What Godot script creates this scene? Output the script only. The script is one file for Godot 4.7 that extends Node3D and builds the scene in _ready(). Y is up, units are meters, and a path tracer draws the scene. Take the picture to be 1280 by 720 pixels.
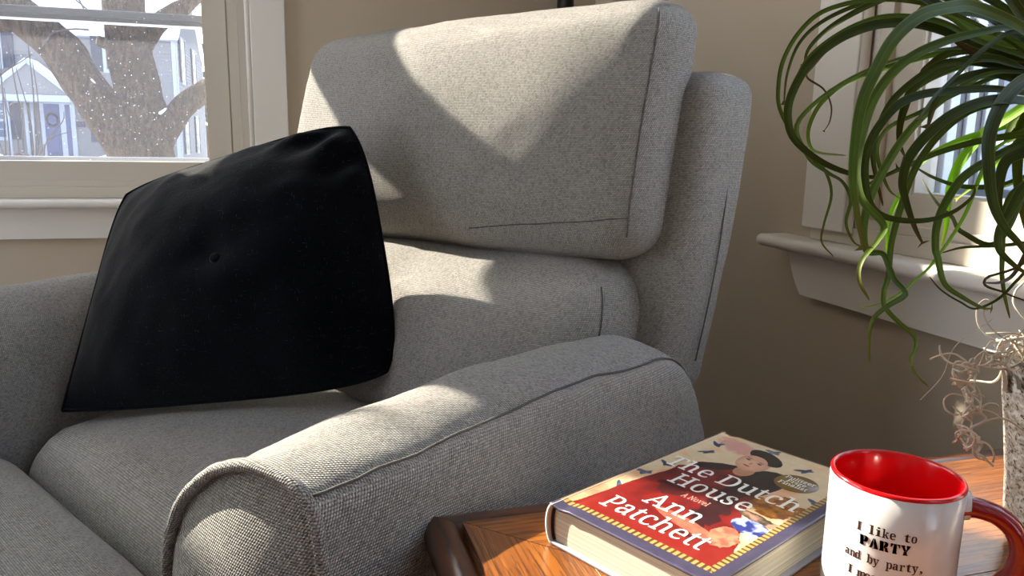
extends Node3D
# A sunny corner of a living room: a grey recliner with a black cushion, an oak end table with book, mug and plant, two windows.

var M := {}
var rng := RandomNumberGenerator.new()
var soft_noise := FastNoiseLite.new()

# ------------------------------------------------------------------ mesh collector
class MB:
	var v := PackedVector3Array()
	var uv := PackedVector2Array()
	var nn := PackedVector3Array()
	var sg := PackedInt32Array()
	var group := 0
	func tri(a: Vector3, b: Vector3, c: Vector3, ua := Vector2.ZERO, ub := Vector2.ZERO, uc := Vector2.ZERO) -> void:
		v.append(a); v.append(b); v.append(c)
		uv.append(ua); uv.append(ub); uv.append(uc)
		sg.append(group)
	func quad(a: Vector3, b: Vector3, c: Vector3, d: Vector3, ua := Vector2(0, 0), ub := Vector2(1, 0), uc := Vector2(1, 1), ud := Vector2(0, 1)) -> void:
		tri(a, b, c, ua, ub, uc)
		tri(a, c, d, ua, uc, ud)
	func grid(rows: Array, closed := false, us := 1.0, vs := 1.0) -> void:
		var nr := rows.size()
		for i in nr - 1:
			var r0: PackedVector3Array = rows[i]
			var r1: PackedVector3Array = rows[i + 1]
			var n := r0.size()
			var m := n if closed else n - 1
			for j in m:
				var k := (j + 1) % n
				var u0 := us * j / float(m)
				var u1 := us * (j + 1) / float(m)
				var v0 := vs * i / float(nr - 1)
				var v1 := vs * (i + 1) / float(nr - 1)
				quad(r0[j], r0[k], r1[k], r1[j], Vector2(u0, v0), Vector2(u1, v0), Vector2(u1, v1), Vector2(u0, v1))
	func fan(ring: PackedVector3Array, flip: bool) -> void:
		var c := Vector3.ZERO
		for p in ring: c += p
		c /= ring.size()
		for j in ring.size():
			var k := (j + 1) % ring.size()
			if flip: tri(c, ring[k], ring[j])
			else: tri(c, ring[j], ring[k])
	func box(lo: Vector3, hi: Vector3) -> void:
		var keep := group
		group = -1
		var p := []
		for i in 8:
			p.append(Vector3(hi.x if i & 1 else lo.x, hi.y if i & 2 else lo.y, hi.z if i & 4 else lo.z))
		for q in [[0, 1, 3, 2], [5, 4, 6, 7], [4, 0, 2, 6], [1, 5, 7, 3], [2, 3, 7, 6], [4, 5, 1, 0]]:
			var a: Vector3 = p[q[0]]
			var b: Vector3 = p[q[1]]
			var c: Vector3 = p[q[2]]
			var d: Vector3 = p[q[3]]
			var n := (b - a).cross(d - a).abs()
			var f := func(w: Vector3) -> Vector2:
				if n.x > n.y and n.x > n.z: return Vector2(w.z, w.y)
				return Vector2(w.x, w.z) if n.y > n.z else Vector2(w.x, w.y)
			quad(a, b, c, d, f.call(a), f.call(b), f.call(c), f.call(d))
		group = keep
	func move(t: Transform3D, from := 0) -> void:
		for i in range(from, v.size()):
			v[i] = t * v[i]
		for i in range(from, nn.size()):
			nn[i] = (t.basis * nn[i]).normalized()
	func mesh(orient := true) -> ArrayMesh:
		var st := SurfaceTool.new()
		st.begin(Mesh.PRIMITIVE_TRIANGLES)
		var vol := 0.0
		if orient:
			var c := v[0]
			for i in range(0, v.size(), 3):
				vol += (v[i] - c).dot((v[i + 1] - c).cross(v[i + 2] - c))
		var flip := vol > 0.0
		var own := nn.size() == v.size()
		for i in range(0, v.size(), 3):
			st.set_smooth_group(sg[i / 3])
			for k in ([0, 2, 1] if flip else [0, 1, 2]):
				st.set_uv(uv[i + k])
				if own: st.set_normal(nn[i + k])
				st.add_vertex(v[i + k])
		if not own: st.generate_normals()
		return st.commit()

# ------------------------------------------------------------------ nodes
func tag(o: Node, label := "", category := "", group := "", kind := "") -> Node:
	if label: o.set_meta("label", label)
	if category: o.set_meta("category", category)
	if group: o.set_meta("group", group)
	if kind: o.set_meta("kind", kind)
	return o

func thing(called: String, label: String, category: String, at := Vector3.ZERO, turn := 0.0, group := "") -> Node3D:
	var o := Node3D.new()
	o.name = called
	o.position = at
	o.rotation.y = turn
	add_child(o, true)
	tag(o, label, category, group)
	return o

func part(called: String, mesh: Mesh, mat: Material, parent: Node = self, at := Vector3.ZERO) -> MeshInstance3D:
	var o := MeshInstance3D.new()
	o.name = called
	o.mesh = mesh
	o.material_override = mat
	o.position = at
	parent.add_child(o, true)
	return o

# ------------------------------------------------------------------ shapes
func catmull(p: PackedVector3Array, per: int, closed := false) -> PackedVector3Array:
	var out := PackedVector3Array()
	var n := p.size()
	var last := n if closed else n - 1
	for i in last:
		var a := p[(i - 1 + n) % n] if closed or i > 0 else p[0] * 2.0 - p[1]
		var b := p[i]
		var c := p[(i + 1) % n]
		var d := p[(i + 2) % n] if closed or i + 2 < n else p[n - 1] * 2.0 - p[n - 2]
		for k in per:
			var t := k / float(per)
			out.append(b.cubic_interpolate(c, a, d, t))
	if not closed: out.append(p[n - 1])
	return out

func line_axis(h: float, r: float, n: int, mid: int) -> PackedFloat32Array:
	var a := PackedFloat32Array()
	for i in n: a.append(-h + r - r * tan((1.0 - i / float(n)) * PI / 4.0))
	for i in mid + 1: a.append(lerpf(-h + r, h - r, i / float(mid)))
	for i in range(1, n + 1): a.append(h - r + r * tan(i / float(n) * PI / 4.0))
	return a

# A box with rounded edges. grain: the axis along which the texture's u runs. mid: splits of the flat faces. bend: optional function that moves each point.
func rounded(size: Vector3, r: float, n := 2, mid := 1, grain := 0, bend = null) -> MB:
	var m := MB.new()
	var h := size / 2.0
	r = minf(r, minf(h.x, minf(h.y, h.z)) * 0.999)
	var L := [line_axis(h.x, r, n, mid), line_axis(h.y, r, n, mid), line_axis(h.z, r, n, mid)]
	var inner := h - Vector3.ONE * r
	var soft: bool = bend != null
	for face in 6:
		var ax := face / 2
		var s := 1.0 if face % 2 else -1.0
		var u := (ax + 1) % 3
		var w := (ax + 2) % 3
		var A: PackedFloat32Array = L[u]
		var B: PackedFloat32Array = L[w]
		var rows := []
		var nrm := []
		for j in B.size():
			var row := PackedVector3Array()
			var nr := PackedVector3Array()
			for i in A.size():
				var p := Vector3.ZERO
				p[ax] = s * h[ax]
				p[u] = A[i]
				p[w] = B[j]
				var c := p.clamp(-inner, inner)
				var d := (p - c).normalized()
				var q := c + d * r
				row.append(bend.call(q, Vector3(q.x / h.x, q.y / h.y, q.z / h.z)) if soft else q)
				nr.append(d)
			rows.append(row)
			nrm.append(nr)
		var o1 := (grain + 1) % 3
		var o2 := (grain + 2) % 3
		for j in B.size() - 1:
			for i in A.size() - 1:
				var ids := [[j, i], [j, i + 1], [j + 1, i + 1], [j, i], [j + 1, i + 1], [j + 1, i]]
				if s < 0.0: ids = [[j, i], [j + 1, i + 1], [j, i + 1], [j, i], [j + 1, i], [j + 1, i + 1]]
				for q in ids:
					var p: Vector3 = rows[q[0]][q[1]]
					m.v.append(p)
					m.uv.append(Vector2(p[grain], p[o1] + p[o2]))
					if not soft: m.nn.append(nrm[q[0]][q[1]])
				m.sg.append(0); m.sg.append(0)
	return m

func rbox(size: Vector3, r := 0.002, grain := 0) -> ArrayMesh:
	return rounded(size, r, 2, 1, grain).mesh()

func tube(path: PackedVector3Array, radius, sides := 8, caps := true) -> MB:
	var m := MB.new()
	add_tube(m, path, radius, sides, caps)
	return m

func add_tube(m: MB, path: PackedVector3Array, radius, sides := 8, caps := true) -> void:
	var rows := []
	var up := Vector3.UP
	var n := path.size()
	var len := 0.0
	for i in n:
		var t := (path[mini(i + 1, n - 1)] - path[maxi(i - 1, 0)]).normalized()
		if i == 0 and absf(t.dot(up)) > 0.9: up = Vector3.RIGHT
		var x := up.cross(t).normalized()
		up = t.cross(x).normalized()
		var r: float = radius.call(i / float(n - 1)) if radius is Callable else radius
		var row := PackedVector3Array()
		for k in sides:
			var a := TAU * k / sides
			row.append(path[i] + (x * cos(a) + up * sin(a)) * r)
		rows.append(row)
		if i: len += path[i].distance_to(path[i - 1])
	m.grid(rows, true, 1.0, len)
	if caps:
		m.fan(rows[0], true)
		m.fan(rows[n - 1], false)

func lathe(profile: PackedVector2Array, seg := 48) -> MB:
	var m := MB.new()
	var rows := []
	for p in profile:
		var row := PackedVector3Array()
		for k in seg:
			var a := TAU * k / seg
			row.append(Vector3(cos(a) * p.x, p.y, sin(a) * p.x))
		rows.append(row)
	m.grid(rows, true, 1.0, 1.0)
	return m

# A flat outline in x and y, with thickness from z0 to z1.
func add_slab(m: MB, poly: PackedVector2Array, z0: float, z1: float) -> void:
	if Geometry2D.is_polygon_clockwise(poly): poly.reverse()
	var id := Geometry2D.triangulate_polygon(poly)
	var keep := m.group
	m.group = -1
	for i in range(0, id.size(), 3):
		var a := poly[id[i]]
		var b := poly[id[i + 1]]
		var c := poly[id[i + 2]]
		if (b - a).cross(c - a) < 0.0:
			var t := b
			b = c
			c = t
		m.tri(Vector3(a.x, a.y, z1), Vector3(b.x, b.y, z1), Vector3(c.x, c.y, z1), a, b, c)
		m.tri(Vector3(a.x, a.y, z0), Vector3(c.x, c.y, z0), Vector3(b.x, b.y, z0), a, c, b)
	for i in poly.size():
		var a := poly[i]
		var b := poly[(i + 1) % poly.size()]
		m.quad(Vector3(a.x, a.y, z0), Vector3(b.x, b.y, z0), Vector3(b.x, b.y, z1), Vector3(a.x, a.y, z1), a, b, b, a)
	m.group = keep

func slab(poly: PackedVector2Array, z0: float, z1: float) -> ArrayMesh:
	var m := MB.new()
	add_slab(m, poly, z0, z1)
	return m.mesh()

# ------------------------------------------------------------------ computed pictures
func picture(w: int, h: int, f: Callable) -> ImageTexture:
	var b := PackedByteArray()
	b.resize(w * h * 3)
	var i := 0
	for y in h:
		for x in w:
			var c: Color = f.call(x, y)
			b[i] = int(clampf(c.r, 0, 1) * 255.0)
			b[i + 1] = int(clampf(c.g, 0, 1) * 255.0)
			b[i + 2] = int(clampf(c.b, 0, 1) * 255.0)
			i += 3
	return ImageTexture.create_from_image(Image.create_from_data(w, h, false, Image.FORMAT_RGB8, b))

func noise_tex(size: int, freq: float, ramp: Array, octaves := 4, sd := 1) -> NoiseTexture2D:
	var t := NoiseTexture2D.new()
	t.width = size
	t.height = size
	t.seamless = true
	var n := FastNoiseLite.new()
	n.seed = sd
	n.frequency = freq
	n.fractal_octaves = octaves
	t.noise = n
	var g := Gradient.new()
	g.offsets = PackedFloat32Array(range(ramp.size()).map(func(i): return i / float(ramp.size() - 1)))
	g.colors = PackedColorArray(ramp)
	t.color_ramp = g
	return t

func mat(called: String, c: Color, rough := 0.6, spec := 0.5) -> StandardMaterial3D:
	var m := StandardMaterial3D.new()
	m.resource_name = called
	m.albedo_color = c
	m.roughness = rough
	m.metallic_specular = spec
	m.cull_mode = BaseMaterial3D.CULL_DISABLED
	M[called] = m
	return m

func triplanar(m: StandardMaterial3D, s: float, world := false) -> void:
	m.uv1_triplanar = true
	m.uv1_world_triplanar = world
	m.uv1_scale = Vector3.ONE * s
	m.uv1_triplanar_sharpness = 6.0

func relief(m: StandardMaterial3D, t: Texture2D, cm: float) -> void:
	m.heightmap_enabled = true
	m.heightmap_texture = t
	m.heightmap_scale = cm

func hash01(a: int, b: int, c := 0) -> float:
	var h := (a * 374761393 + b * 668265263 + c * 2147483647 + 974634777) & 0x7fffffff
	h = ((h ^ (h >> 13)) * 1274126177) & 0x7fffffff
	return ((h ^ (h >> 16)) & 0xffff) / 65535.0

func make_materials() -> void:
	soft_noise.seed = 7
	soft_noise.frequency = 1.0
	# upholstery: short oval floats of mixed light and dark yarn
	var cw := 9
	var chh := 8
	var W := 504
	var heights := PackedFloat32Array()
	heights.resize(W * W)
	var nx := W / cw
	var ny := W / chh
	var cloth := picture(W, W, func(x, y):
		var row: int = (y / chh) % ny
		var xs: int = (x + (cw / 2 if row % 2 else 0)) % W
		var col: int = (xs / cw) % nx
		var u: float = ((xs % cw) + 0.5) / cw * 2.0 - 1.0
		var w: float = ((y % chh) + 0.5) / chh * 2.0 - 1.0
		var lean: float = u + w * 0.35
		var d := maxf(0.0, 1.0 - pow(absf(lean), 2.4) * 0.75 - pow(absf(w), 2.4) * 0.8)
		var e := sqrt(d)
		heights[y * W + x] = e
		var k := hash01(col, row, 3)
		var tone := 0.765
		if k < 0.20: tone = 0.70
		elif k > 0.72: tone = 0.80
		tone += (hash01(col, row, 9) - 0.5) * 0.08 + (hash01(x, y, 5) - 0.5) * 0.06
		tone *= 0.50 + 0.50 * sqrt(e)  # shade in the pits between the floats is put into the colour
		return Color(tone * 1.015, tone * 0.99, tone * 0.945))
	var relief_t := picture(W, W, func(x, y):
		var e := heights[y * W + x] * 0.9 + hash01(x, y, 11) * 0.1
		return Color(e, e, e))
	var m := mat("upholstery", Color(1.0, 1.0, 1.0), 0.95, 0.25)
	m.albedo_texture = cloth
	relief(m, relief_t, 0.42)
	triplanar(m, 1.0 / 0.150)
	m.rim_enabled = true
	m.rim = 0.25
	m.rim_tint = 0.6
	mat("seam", Color(0.40, 0.39, 0.375), 0.95, 0.2)
	mat("under_cloth", Color(0.03, 0.03, 0.03), 0.95, 0.2)
	# black velour of the cushion, with pale lint and threads
	var S := 512
	var lint := PackedFloat32Array()
	lint.resize(S * S)
	rng.seed = 21
	for k in 1500:
		var x := rng.randi() % S
		var y := rng.randi() % S
		var n := rng.randi_range(1, 12)
		var across := rng.randf() < 0.5
		var a := rng.randf() * 0.5
		for i in n:
			var q := ((y + (0 if across else i)) % S) * S + (x + (i if across else 0)) % S
			lint[q] = maxf(lint[q], a * rng.randf())
	var velour := picture(S, S, func(x, y):
		var g := 0.012 + 0.02 * hash01(x, y, 2) + 0.012 * hash01(x / 3, y / 3, 4)
		var l := lint[y * S + x]
		return Color(g * 0.78 + l * 0.75, g * 0.95 + l * 0.75, g * 1.45 + l * 0.74))
	m = mat("black_velour", Color.WHITE, 0.95, 0.05)
	m.albedo_texture = velour
	triplanar(m, 1.0 / 0.30)
	relief(m, noise_tex(512, 0.12, [Color.BLACK, Color.WHITE], 4, 5), 0.05)
	m.rim_enabled = true
	m.rim = 0.28
	m.rim_tint = 0.1
	# paint
	var eggshell := noise_tex(256, 0.09, [Color(0.4, 0.4, 0.4), Color(0.6, 0.6, 0.6)], 3, 3)
	m = mat("wall_paint", Color(0.76, 0.70, 0.61), 0.75, 0.35)
	relief(m, eggshell, 0.05)
	triplanar(m, 4.0, true)
	mat("trim_paint", Color(0.90, 0.875, 0.83), 0.42, 0.5)
	mat("sash_paint", Color(0.80, 0.765, 0.70), 0.40, 0.5)
	mat("ceiling_paint", Color(0.9, 0.89, 0.86), 0.9, 0.3)
	mat("dark_gap", Color(0.12, 0.10, 0.085), 0.9, 0.1)
	mat("storm_metal", Color(0.13, 0.155, 0.19), 0.35, 0.6)
	mat("storm_metal_dark", Color(0.05, 0.06, 0.08), 0.4, 0.5)
	mat("storm_pale", Color(0.42, 0.45, 0.49), 0.35, 0.6)
	mat("outer_trim", Color(0.86, 0.88, 0.90), 0.5, 0.5)
	m = mat("glass", Color(1, 1, 1, 0.04), 0.0, 0.5)
	m.transparency = BaseMaterial3D.TRANSPARENCY_ALPHA
	m = mat("window_film", Color(0.93, 0.95, 1.0, 0.022), 0.9, 0.1)
	m.transparency = BaseMaterial3D.TRANSPARENCY_ALPHA
	m.backlight_enabled = true
	m.backlight = Color(0.9, 0.92, 1.0)
	m = mat("dust", Color(0.95, 0.95, 0.97), 0.9, 0.2)
	m.backlight_enabled = true
	m.backlight = Color(0.9, 0.9, 0.9)
	# oak
	var tex_oak := func(sd: int, light: Color, dark: Color) -> ImageTexture:
		var n := FastNoiseLite.new()
		n.seed = sd
		n.frequency = 0.012
		n.fractal_octaves = 3
		var bw := 768
		var bh := 384
		var pore := PackedFloat32Array()
		pore.resize(bw * bh)
		rng.seed = sd
		for k in 1300:
			var x := rng.randi() % bw
			var y := rng.randi() % bh
			if n.get_noise_2d(x * 0.12, y * 3.0 + 50.0) < -0.02 and rng.randf() < 0.8: continue
			var a := rng.randf_range(0.35, 1.0)
			var len := rng.randi_range(25, 170)
			var wob := rng.randf() * 6.28
			for i in len:
				var yy := (y + int(1.2 * sin(wob + i * 0.03))) % bh
				var q := yy * bw + (x + i) % bw
				var f := a * minf(1.0, minf(i, len - i) / 8.0)
				pore[q] = maxf(pore[q], f)
				q = ((yy + 1) % bh) * bw + (x + i) % bw
				pore[q] = maxf(pore[q], f * 0.55)
		return picture(bw, bh, func(x, y):
			var g := n.get_noise_2d(x * 0.25, y * 4.5) * 0.6 + n.get_noise_2d(x * 0.9, y * 16.0) * 0.35
			var c := light.lerp(dark, clampf(0.42 + g, 0.0, 1.0))
			return c.lerp(Color(0.22, 0.10, 0.035), pore[y * bw + x] * 0.88))
	var oak_a: ImageTexture = tex_oak.call(31, Color(0.66, 0.41, 0.13), Color(0.50, 0.27, 0.07))
	var oak_b: ImageTexture = tex_oak.call(47, Color(0.62, 0.37, 0.115), Color(0.46, 0.24, 0.06))
	for q in [["oak", oak_a], ["oak_border", oak_b]]:
		m = mat(q[0], Color.WHITE, 0.38, 0.5)
		m.albedo_texture = q[1]
		m.uv1_scale = Vector3(1.0 / 0.36, 1.0 / 0.16, 1)
		m.clearcoat_enabled = true
		m.clearcoat = 0.5
		m.clearcoat_roughness = 0.22
	m = mat("oak_edge", Color(0.62, 0.58, 0.55), 0.35, 0.5)
	m.albedo_texture = oak_b
	m.uv1_scale = Vector3(1.0 / 0.5, 1.0 / 0.25, 1)
	m.clearcoat_enabled = true
	m.clearcoat = 0.6
	m.clearcoat_roughness = 0.15
	m = mat("floor_wood", Color(0.62, 0.55, 0.5), 0.45, 0.5)
	m.albedo_texture = oak_b
	triplanar(m, 0.8, true)
	# mug
	m = mat("white_glaze", Color(0.90, 0.89, 0.88), 0.18, 0.5)
	m.clearcoat_enabled = true
	m.clearcoat = 0.6
	m.clearcoat_roughness = 0.05
	m = mat("red_glaze", Color(0.80, 0.03, 0.06), 0.15, 0.5)
	m.clearcoat_enabled = true
	m.clearcoat = 0.6
	m.clearcoat_roughness = 0.05
	m = mat("dark_red_glaze", Color(0.62, 0.03, 0.06), 0.15, 0.5)
	m.clearcoat_enabled = true
	m.clearcoat = 0.8
	m.clearcoat_roughness = 0.05
	mat("mug_ink", Color(0.22, 0.13, 0.12), 0.45, 0.4)
	# book
	mat("page_paper", Color(0.95, 0.93, 0.86), 0.9, 0.2)
	m = M["page_paper"]
	m.albedo_texture = picture(8, 256, func(x, y):
		var g := 0.80 + 0.2 * hash01(0, y, 3) - (0.14 if hash01(1, y, 8) < 0.14 else 0.0)
		return Color(g, g, g * 0.98))
	m.uv1_scale = Vector3(1, 1.0 / 0.027, 1)
	mat("board_grey", Color(0.62, 0.62, 0.66), 0.5, 0.4)
	m = mat("jacket_plain", Color(0.27, 0.25, 0.33), 0.3, 0.5)
	m = mat("jacket_pale", Color(0.86, 0.83, 0.80), 0.3, 0.5)
	mat("print_white", Color(0.95, 0.94, 0.91), 0.35, 0.4)
	mat("print_pink", Color(0.86, 0.62, 0.56), 0.35, 0.4)
	mat("seal_gold", Color(0.47, 0.37, 0.17), 0.35, 0.5)
	mat("head_band", Color(0.16, 0.13, 0.13), 0.8, 0.3)
	# plant
	var leaf_tex := func(a: Color, b: Color, tip: Color, sd: int) -> ImageTexture:
		return picture(32, 192, func(x, y):
			var g := hash01(x, 0, sd) * 0.7 + hash01(x, y / 6, sd + 1) * 0.3
			var c := a.lerp(b, g)
			if x < 2 or x > 29: c = c.lerp(Color(0.62, 0.68, 0.40), 0.35)
			if absi(x - 16) < 2: c = c.lerp(b, 0.6)
			return c.lerp(tip, smoothstep(0.80, 1.0, y / 191.0) * 0.8))
	for q in [["leaf_dark", Color(0.17, 0.21, 0.065), Color(0.30, 0.36, 0.13), Color(0.34, 0.27, 0.12)], ["leaf_mid", Color(0.23, 0.31, 0.095), Color(0.38, 0.46, 0.18), Color(0.42, 0.36, 0.15)], ["leaf_bright", Color(0.34, 0.52, 0.12), Color(0.55, 0.70, 0.24), Color(0.60, 0.62, 0.30)], ["leaf_brown", Color(0.24, 0.19, 0.10), Color(0.33, 0.27, 0.15), Color(0.30, 0.22, 0.12)]]:
		m = mat(q[0], Color.WHITE, 0.48, 0.28)
		m.albedo_texture = leaf_tex.call(q[1], q[2], q[3], hash(q[0]) % 97)
		m.backlight_enabled = true
		m.backlight = Color(0.55, 0.7, 0.2) * (1.1 if q[0] == "leaf_bright" else 0.6)  # bright leaves: sun shining through is partly put into colour and backlight
	m = mat("plant_stem", Color(0.36, 0.27, 0.18), 0.9, 0.2)
	relief(m, noise_tex(256, 0.03, [Color.BLACK, Color.WHITE], 4, 9), 0.3)
	triplanar(m, 6.0)
	mat("moss_strand", Color(0.80, 0.75, 0.67), 0.85, 0.3)
	# birch bark: pale flakes with dark flecks that run round the pot
	var bn := FastNoiseLite.new()
	bn.seed = 12
	bn.frequency = 0.02
	bn.fractal_octaves = 4
	var bark_h := PackedFloat32Array()
	bark_h.resize(512 * 256)
	var bark := picture(512, 256, func(x, y):
		var a := bn.get_noise_2d(x * 1.6, y * 4.4)
		var b := bn.get_noise_2d(x * 4.0 + 300.0, y * 9.0)
		var fl := bn.get_noise_2d(x * 2.6 + y * 2.4 + 900.0, y * 11.0 - x * 1.8)
		var c := Color(0.74, 0.70, 0.64).lerp(Color(0.87, 0.84, 0.80), clampf(a * 1.4 + 0.5, 0, 1))
		c = c.lerp(Color(0.52, 0.42, 0.33), clampf(b * 2.0 - 0.45, 0, 0.6))
		bark_h[y * 512 + x] = 0.5 + a * 0.4 + b * 0.3
		if fl > 0.33:
			c = c.lerp(Color(0.30, 0.22, 0.17), clampf((fl - 0.33) * 8.0, 0, 0.75))
			bark_h[y * 512 + x] -= 0.35
		return c)
	m = mat("birch_bark", Color.WHITE, 0.85, 0.25)
	m.albedo_texture = bark
	relief(m, picture(512, 256, func(x, y): return Color(bark_h[y * 512 + x], bark_h[y * 512 + x], bark_h[y * 512 + x])), 0.35)
	m.uv1_scale = Vector3(1.6, 1.0, 1)
	m = mat("bark_curl", Color(0.60, 0.52, 0.44), 0.85, 0.2)
	# lamp
	mat("lamp_black", Color(0.03, 0.028, 0.027), 0.4, 0.5)
	m = mat("lamp_shade", Color(0.86, 0.82, 0.74), 0.8, 0.3)
	# outdoors
	m = mat("snow", Color(0.90, 0.92, 0.95), 0.9, 0.3)
	relief(m, noise_tex(256, 0.02, [Color.BLACK, Color.WHITE], 4, 15), 4.0)
	triplanar(m, 0.25, true)
	mat("siding", Color(0.45, 0.44, 0.435), 0.8, 0.3)
	mat("house_trim", Color(0.60, 0.61, 0.63), 0.7, 0.4)
	mat("shutter_paint", Color(0.20, 0.21, 0.25), 0.6, 0.4)
	mat("door_paint", Color(0.16, 0.20, 0.36), 0.4, 0.5)
	mat("dark_pane", Color(0.28, 0.33, 0.40), 0.1, 0.5)
	mat("roof_snow", Color(0.88, 0.90, 0.94), 0.9, 0.3)
	mat("blue_siding", Color(0.22, 0.265, 0.33), 0.75, 0.3)
	mat("blue_siding_dark", Color(0.19, 0.23, 0.29), 0.75, 0.3)
	var tb := FastNoiseLite.new()
	tb.seed = 5
	tb.frequency = 0.03
	tb.fractal_octaves = 4
	m = mat("tree_bark", Color.WHITE, 0.95, 0.1)
	var furrow := func(x, y): return tb.get_noise_2d(x * 1.8, y * 0.5) * 0.7 + tb.get_noise_2d(x * 4.0 + 70.0, y * 2.0) * 0.45
	m.albedo_texture = picture(256, 256, func(x, y):
		var g: float = furrow.call(x, y)
		return Color(0.15, 0.118, 0.086).lerp(Color(0.35, 0.285, 0.22), clampf(g * 1.2 + 0.5, 0, 1)))
	relief(m, picture(256, 256, func(x, y):
		var g: float = furrow.call(x, y) * 0.5 + 0.5
		return Color(g, g, g)), 5.0)
	triplanar(m, 1.6)
	mat("twig_bark", Color(0.27, 0.24, 0.23), 0.9, 0.2)
	mat("evergreen", Color(0.12, 0.19, 0.12), 0.95, 0.1)
	mat("red_pot", Color(0.36, 0.14, 0.14), 0.7, 0.3)

# ------------------------------------------------------------------ scene
func _ready() -> void:
	# camera, sky, sun, exposure
	var cam := Camera3D.new()
	cam.name = "camera"
	add_child(cam)
	var yaw := deg_to_rad(16.5)
	var pitch := deg_to_rad(-10.6)
	var roll := deg_to_rad(0.97)
	var fw := Vector3(sin(yaw) * cos(pitch), sin(pitch), -cos(yaw) * cos(pitch))
	var rt := Vector3(cos(yaw), 0, sin(yaw))
	var up := rt.cross(fw)
	var rt2 := rt * cos(roll) + up * sin(roll)
	var up2 := up * cos(roll) - rt * sin(roll)
	cam.transform = Transform3D(Basis(rt2, up2, -fw), Vector3(0, 0.885, 0))
	cam.fov = rad_to_deg(2.0 * atan(360.0 / 960.0))
	cam.near = 0.05
	cam.far = 300.0
	cam.current = true
	var env := Environment.new()
	env.background_mode = Environment.BG_SKY
	var sky := Sky.new()
	var sm := ProceduralSkyMaterial.new()
	sm.sky_top_color = Color(0.66, 0.77, 0.92)
	sm.sky_horizon_color = Color(0.95, 0.96, 0.98)
	sm.sky_curve = 0.18
	sm.ground_bottom_color = Color(0.80, 0.83, 0.88)
	sm.ground_horizon_color = Color(0.88, 0.91, 0.96)
	sm.sun_angle_max = 80.0
	sm.sun_curve = 0.46
	sm.sky_energy_multiplier = SKY_E
	sm.ground_energy_multiplier = SKY_E * 0.6
	sky.sky_material = sm
	env.sky = sky
	env.tonemap_mode = Environment.TONE_MAPPER_LINEAR
	env.tonemap_exposure = EXPOSURE
	env.sdfgi_enabled = true
	env.ssao_enabled = true
	env.ssil_enabled = true
	var we := WorldEnvironment.new()
	we.name = "environment"
	we.environment = env
	add_child(we)
	var sun := DirectionalLight3D.new()
	sun.name = "sun"
	sun.light_color = Color(1.0, 0.965, 0.90)
	sun.light_energy = SUN_E
	sun.light_angular_distance = 0.5
	sun.shadow_enabled = true
	add_child(sun)
	var el := deg_to_rad(SUN_EL)
	var az := deg_to_rad(SUN_AZ)   # how far the sun stands to the left of straight ahead through the back window
	var to_sun := Vector3(-sin(az) * cos(el), sin(el), -cos(az) * cos(el))
	sun.look_at_from_position(to_sun * 10.0, Vector3.ZERO, Vector3.UP)
	make_materials()
	setting()
	recliner()
	end_table()
	outdoors()
	cushion()
	book()
	mug()
	potted_plant()
	floor_lamp()

const SUN_AZ := 37.6
const SUN_EL := 26.2
const SUN_E := 8.0
const SKY_E := 2.0
const EXPOSURE := 0.90

func struct(o: Node, label := "", category := "") -> Node:
	return tag(o, label, category, "", "structure")

const ROOM_X0 := -2.12
const ROOM_X1 := 0.90
const ROOM_Z0 := -2.22
const ROOM_Z1 := 3.6
const ROOM_H := 2.45
const THICK := 0.17

# A wall in its own plane (x along it, y up), with openings [x0, x1, y0, y1].
func wall(called: String, label: String, x0: float, x1: float, openings: Array, place: Transform3D) -> void:
	var m := MB.new()
	var xs := [x0]
	openings.sort_custom(func(a, b): return a[0] < b[0])
	var at := x0
	for o in openings:
		m.box(Vector3(at, -0.2, -THICK), Vector3(o[0], ROOM_H + 0.2, 0))
		m.box(Vector3(o[0], -0.2, -THICK), Vector3(o[1], o[2], 0))
		m.box(Vector3(o[0], o[3], -THICK), Vector3(o[1], ROOM_H + 0.2, 0))
		at = o[1]
	m.box(Vector3(at, -0.2, -THICK), Vector3(x1, ROOM_H + 0.2, 0))
	m.move(place)
	struct(part(called, m.mesh(), M.wall_paint), label, "wall")

func frame_ring(root: Node3D, called: String, m: Material, x0: float, x1: float, y0: float, y1: float, t: float, z0: float, z1: float, bottom := true) -> void:
	# four mitred members round the rectangle, t wide, outside it
	var g := 0.0004
	part(called, slab(PackedVector2Array([Vector2(x0, y0), Vector2(x0, y1), Vector2(x0 - t, y1 + t - g), Vector2(x0 - t, y0 - (t if bottom else 0.0) + g)]), z0, z1), m, root)
	part(called, slab(PackedVector2Array([Vector2(x1, y0), Vector2(x1, y1), Vector2(x1 + t, y1 + t - g), Vector2(x1 + t, y0 - (t if bottom else 0.0) + g)]), z0, z1), m, root)
	part(called, slab(PackedVector2Array([Vector2(x0, y1), Vector2(x1, y1), Vector2(x1 + t - g, y1 + t), Vector2(x0 - t + g, y1 + t)]), z0, z1), m, root)
	if bottom:
		part(called, slab(PackedVector2Array([Vector2(x0, y0), Vector2(x1, y0), Vector2(x1 + t - g, y0 - t), Vector2(x0 - t + g, y0 - t)]), z0, z1), m, root)

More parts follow.
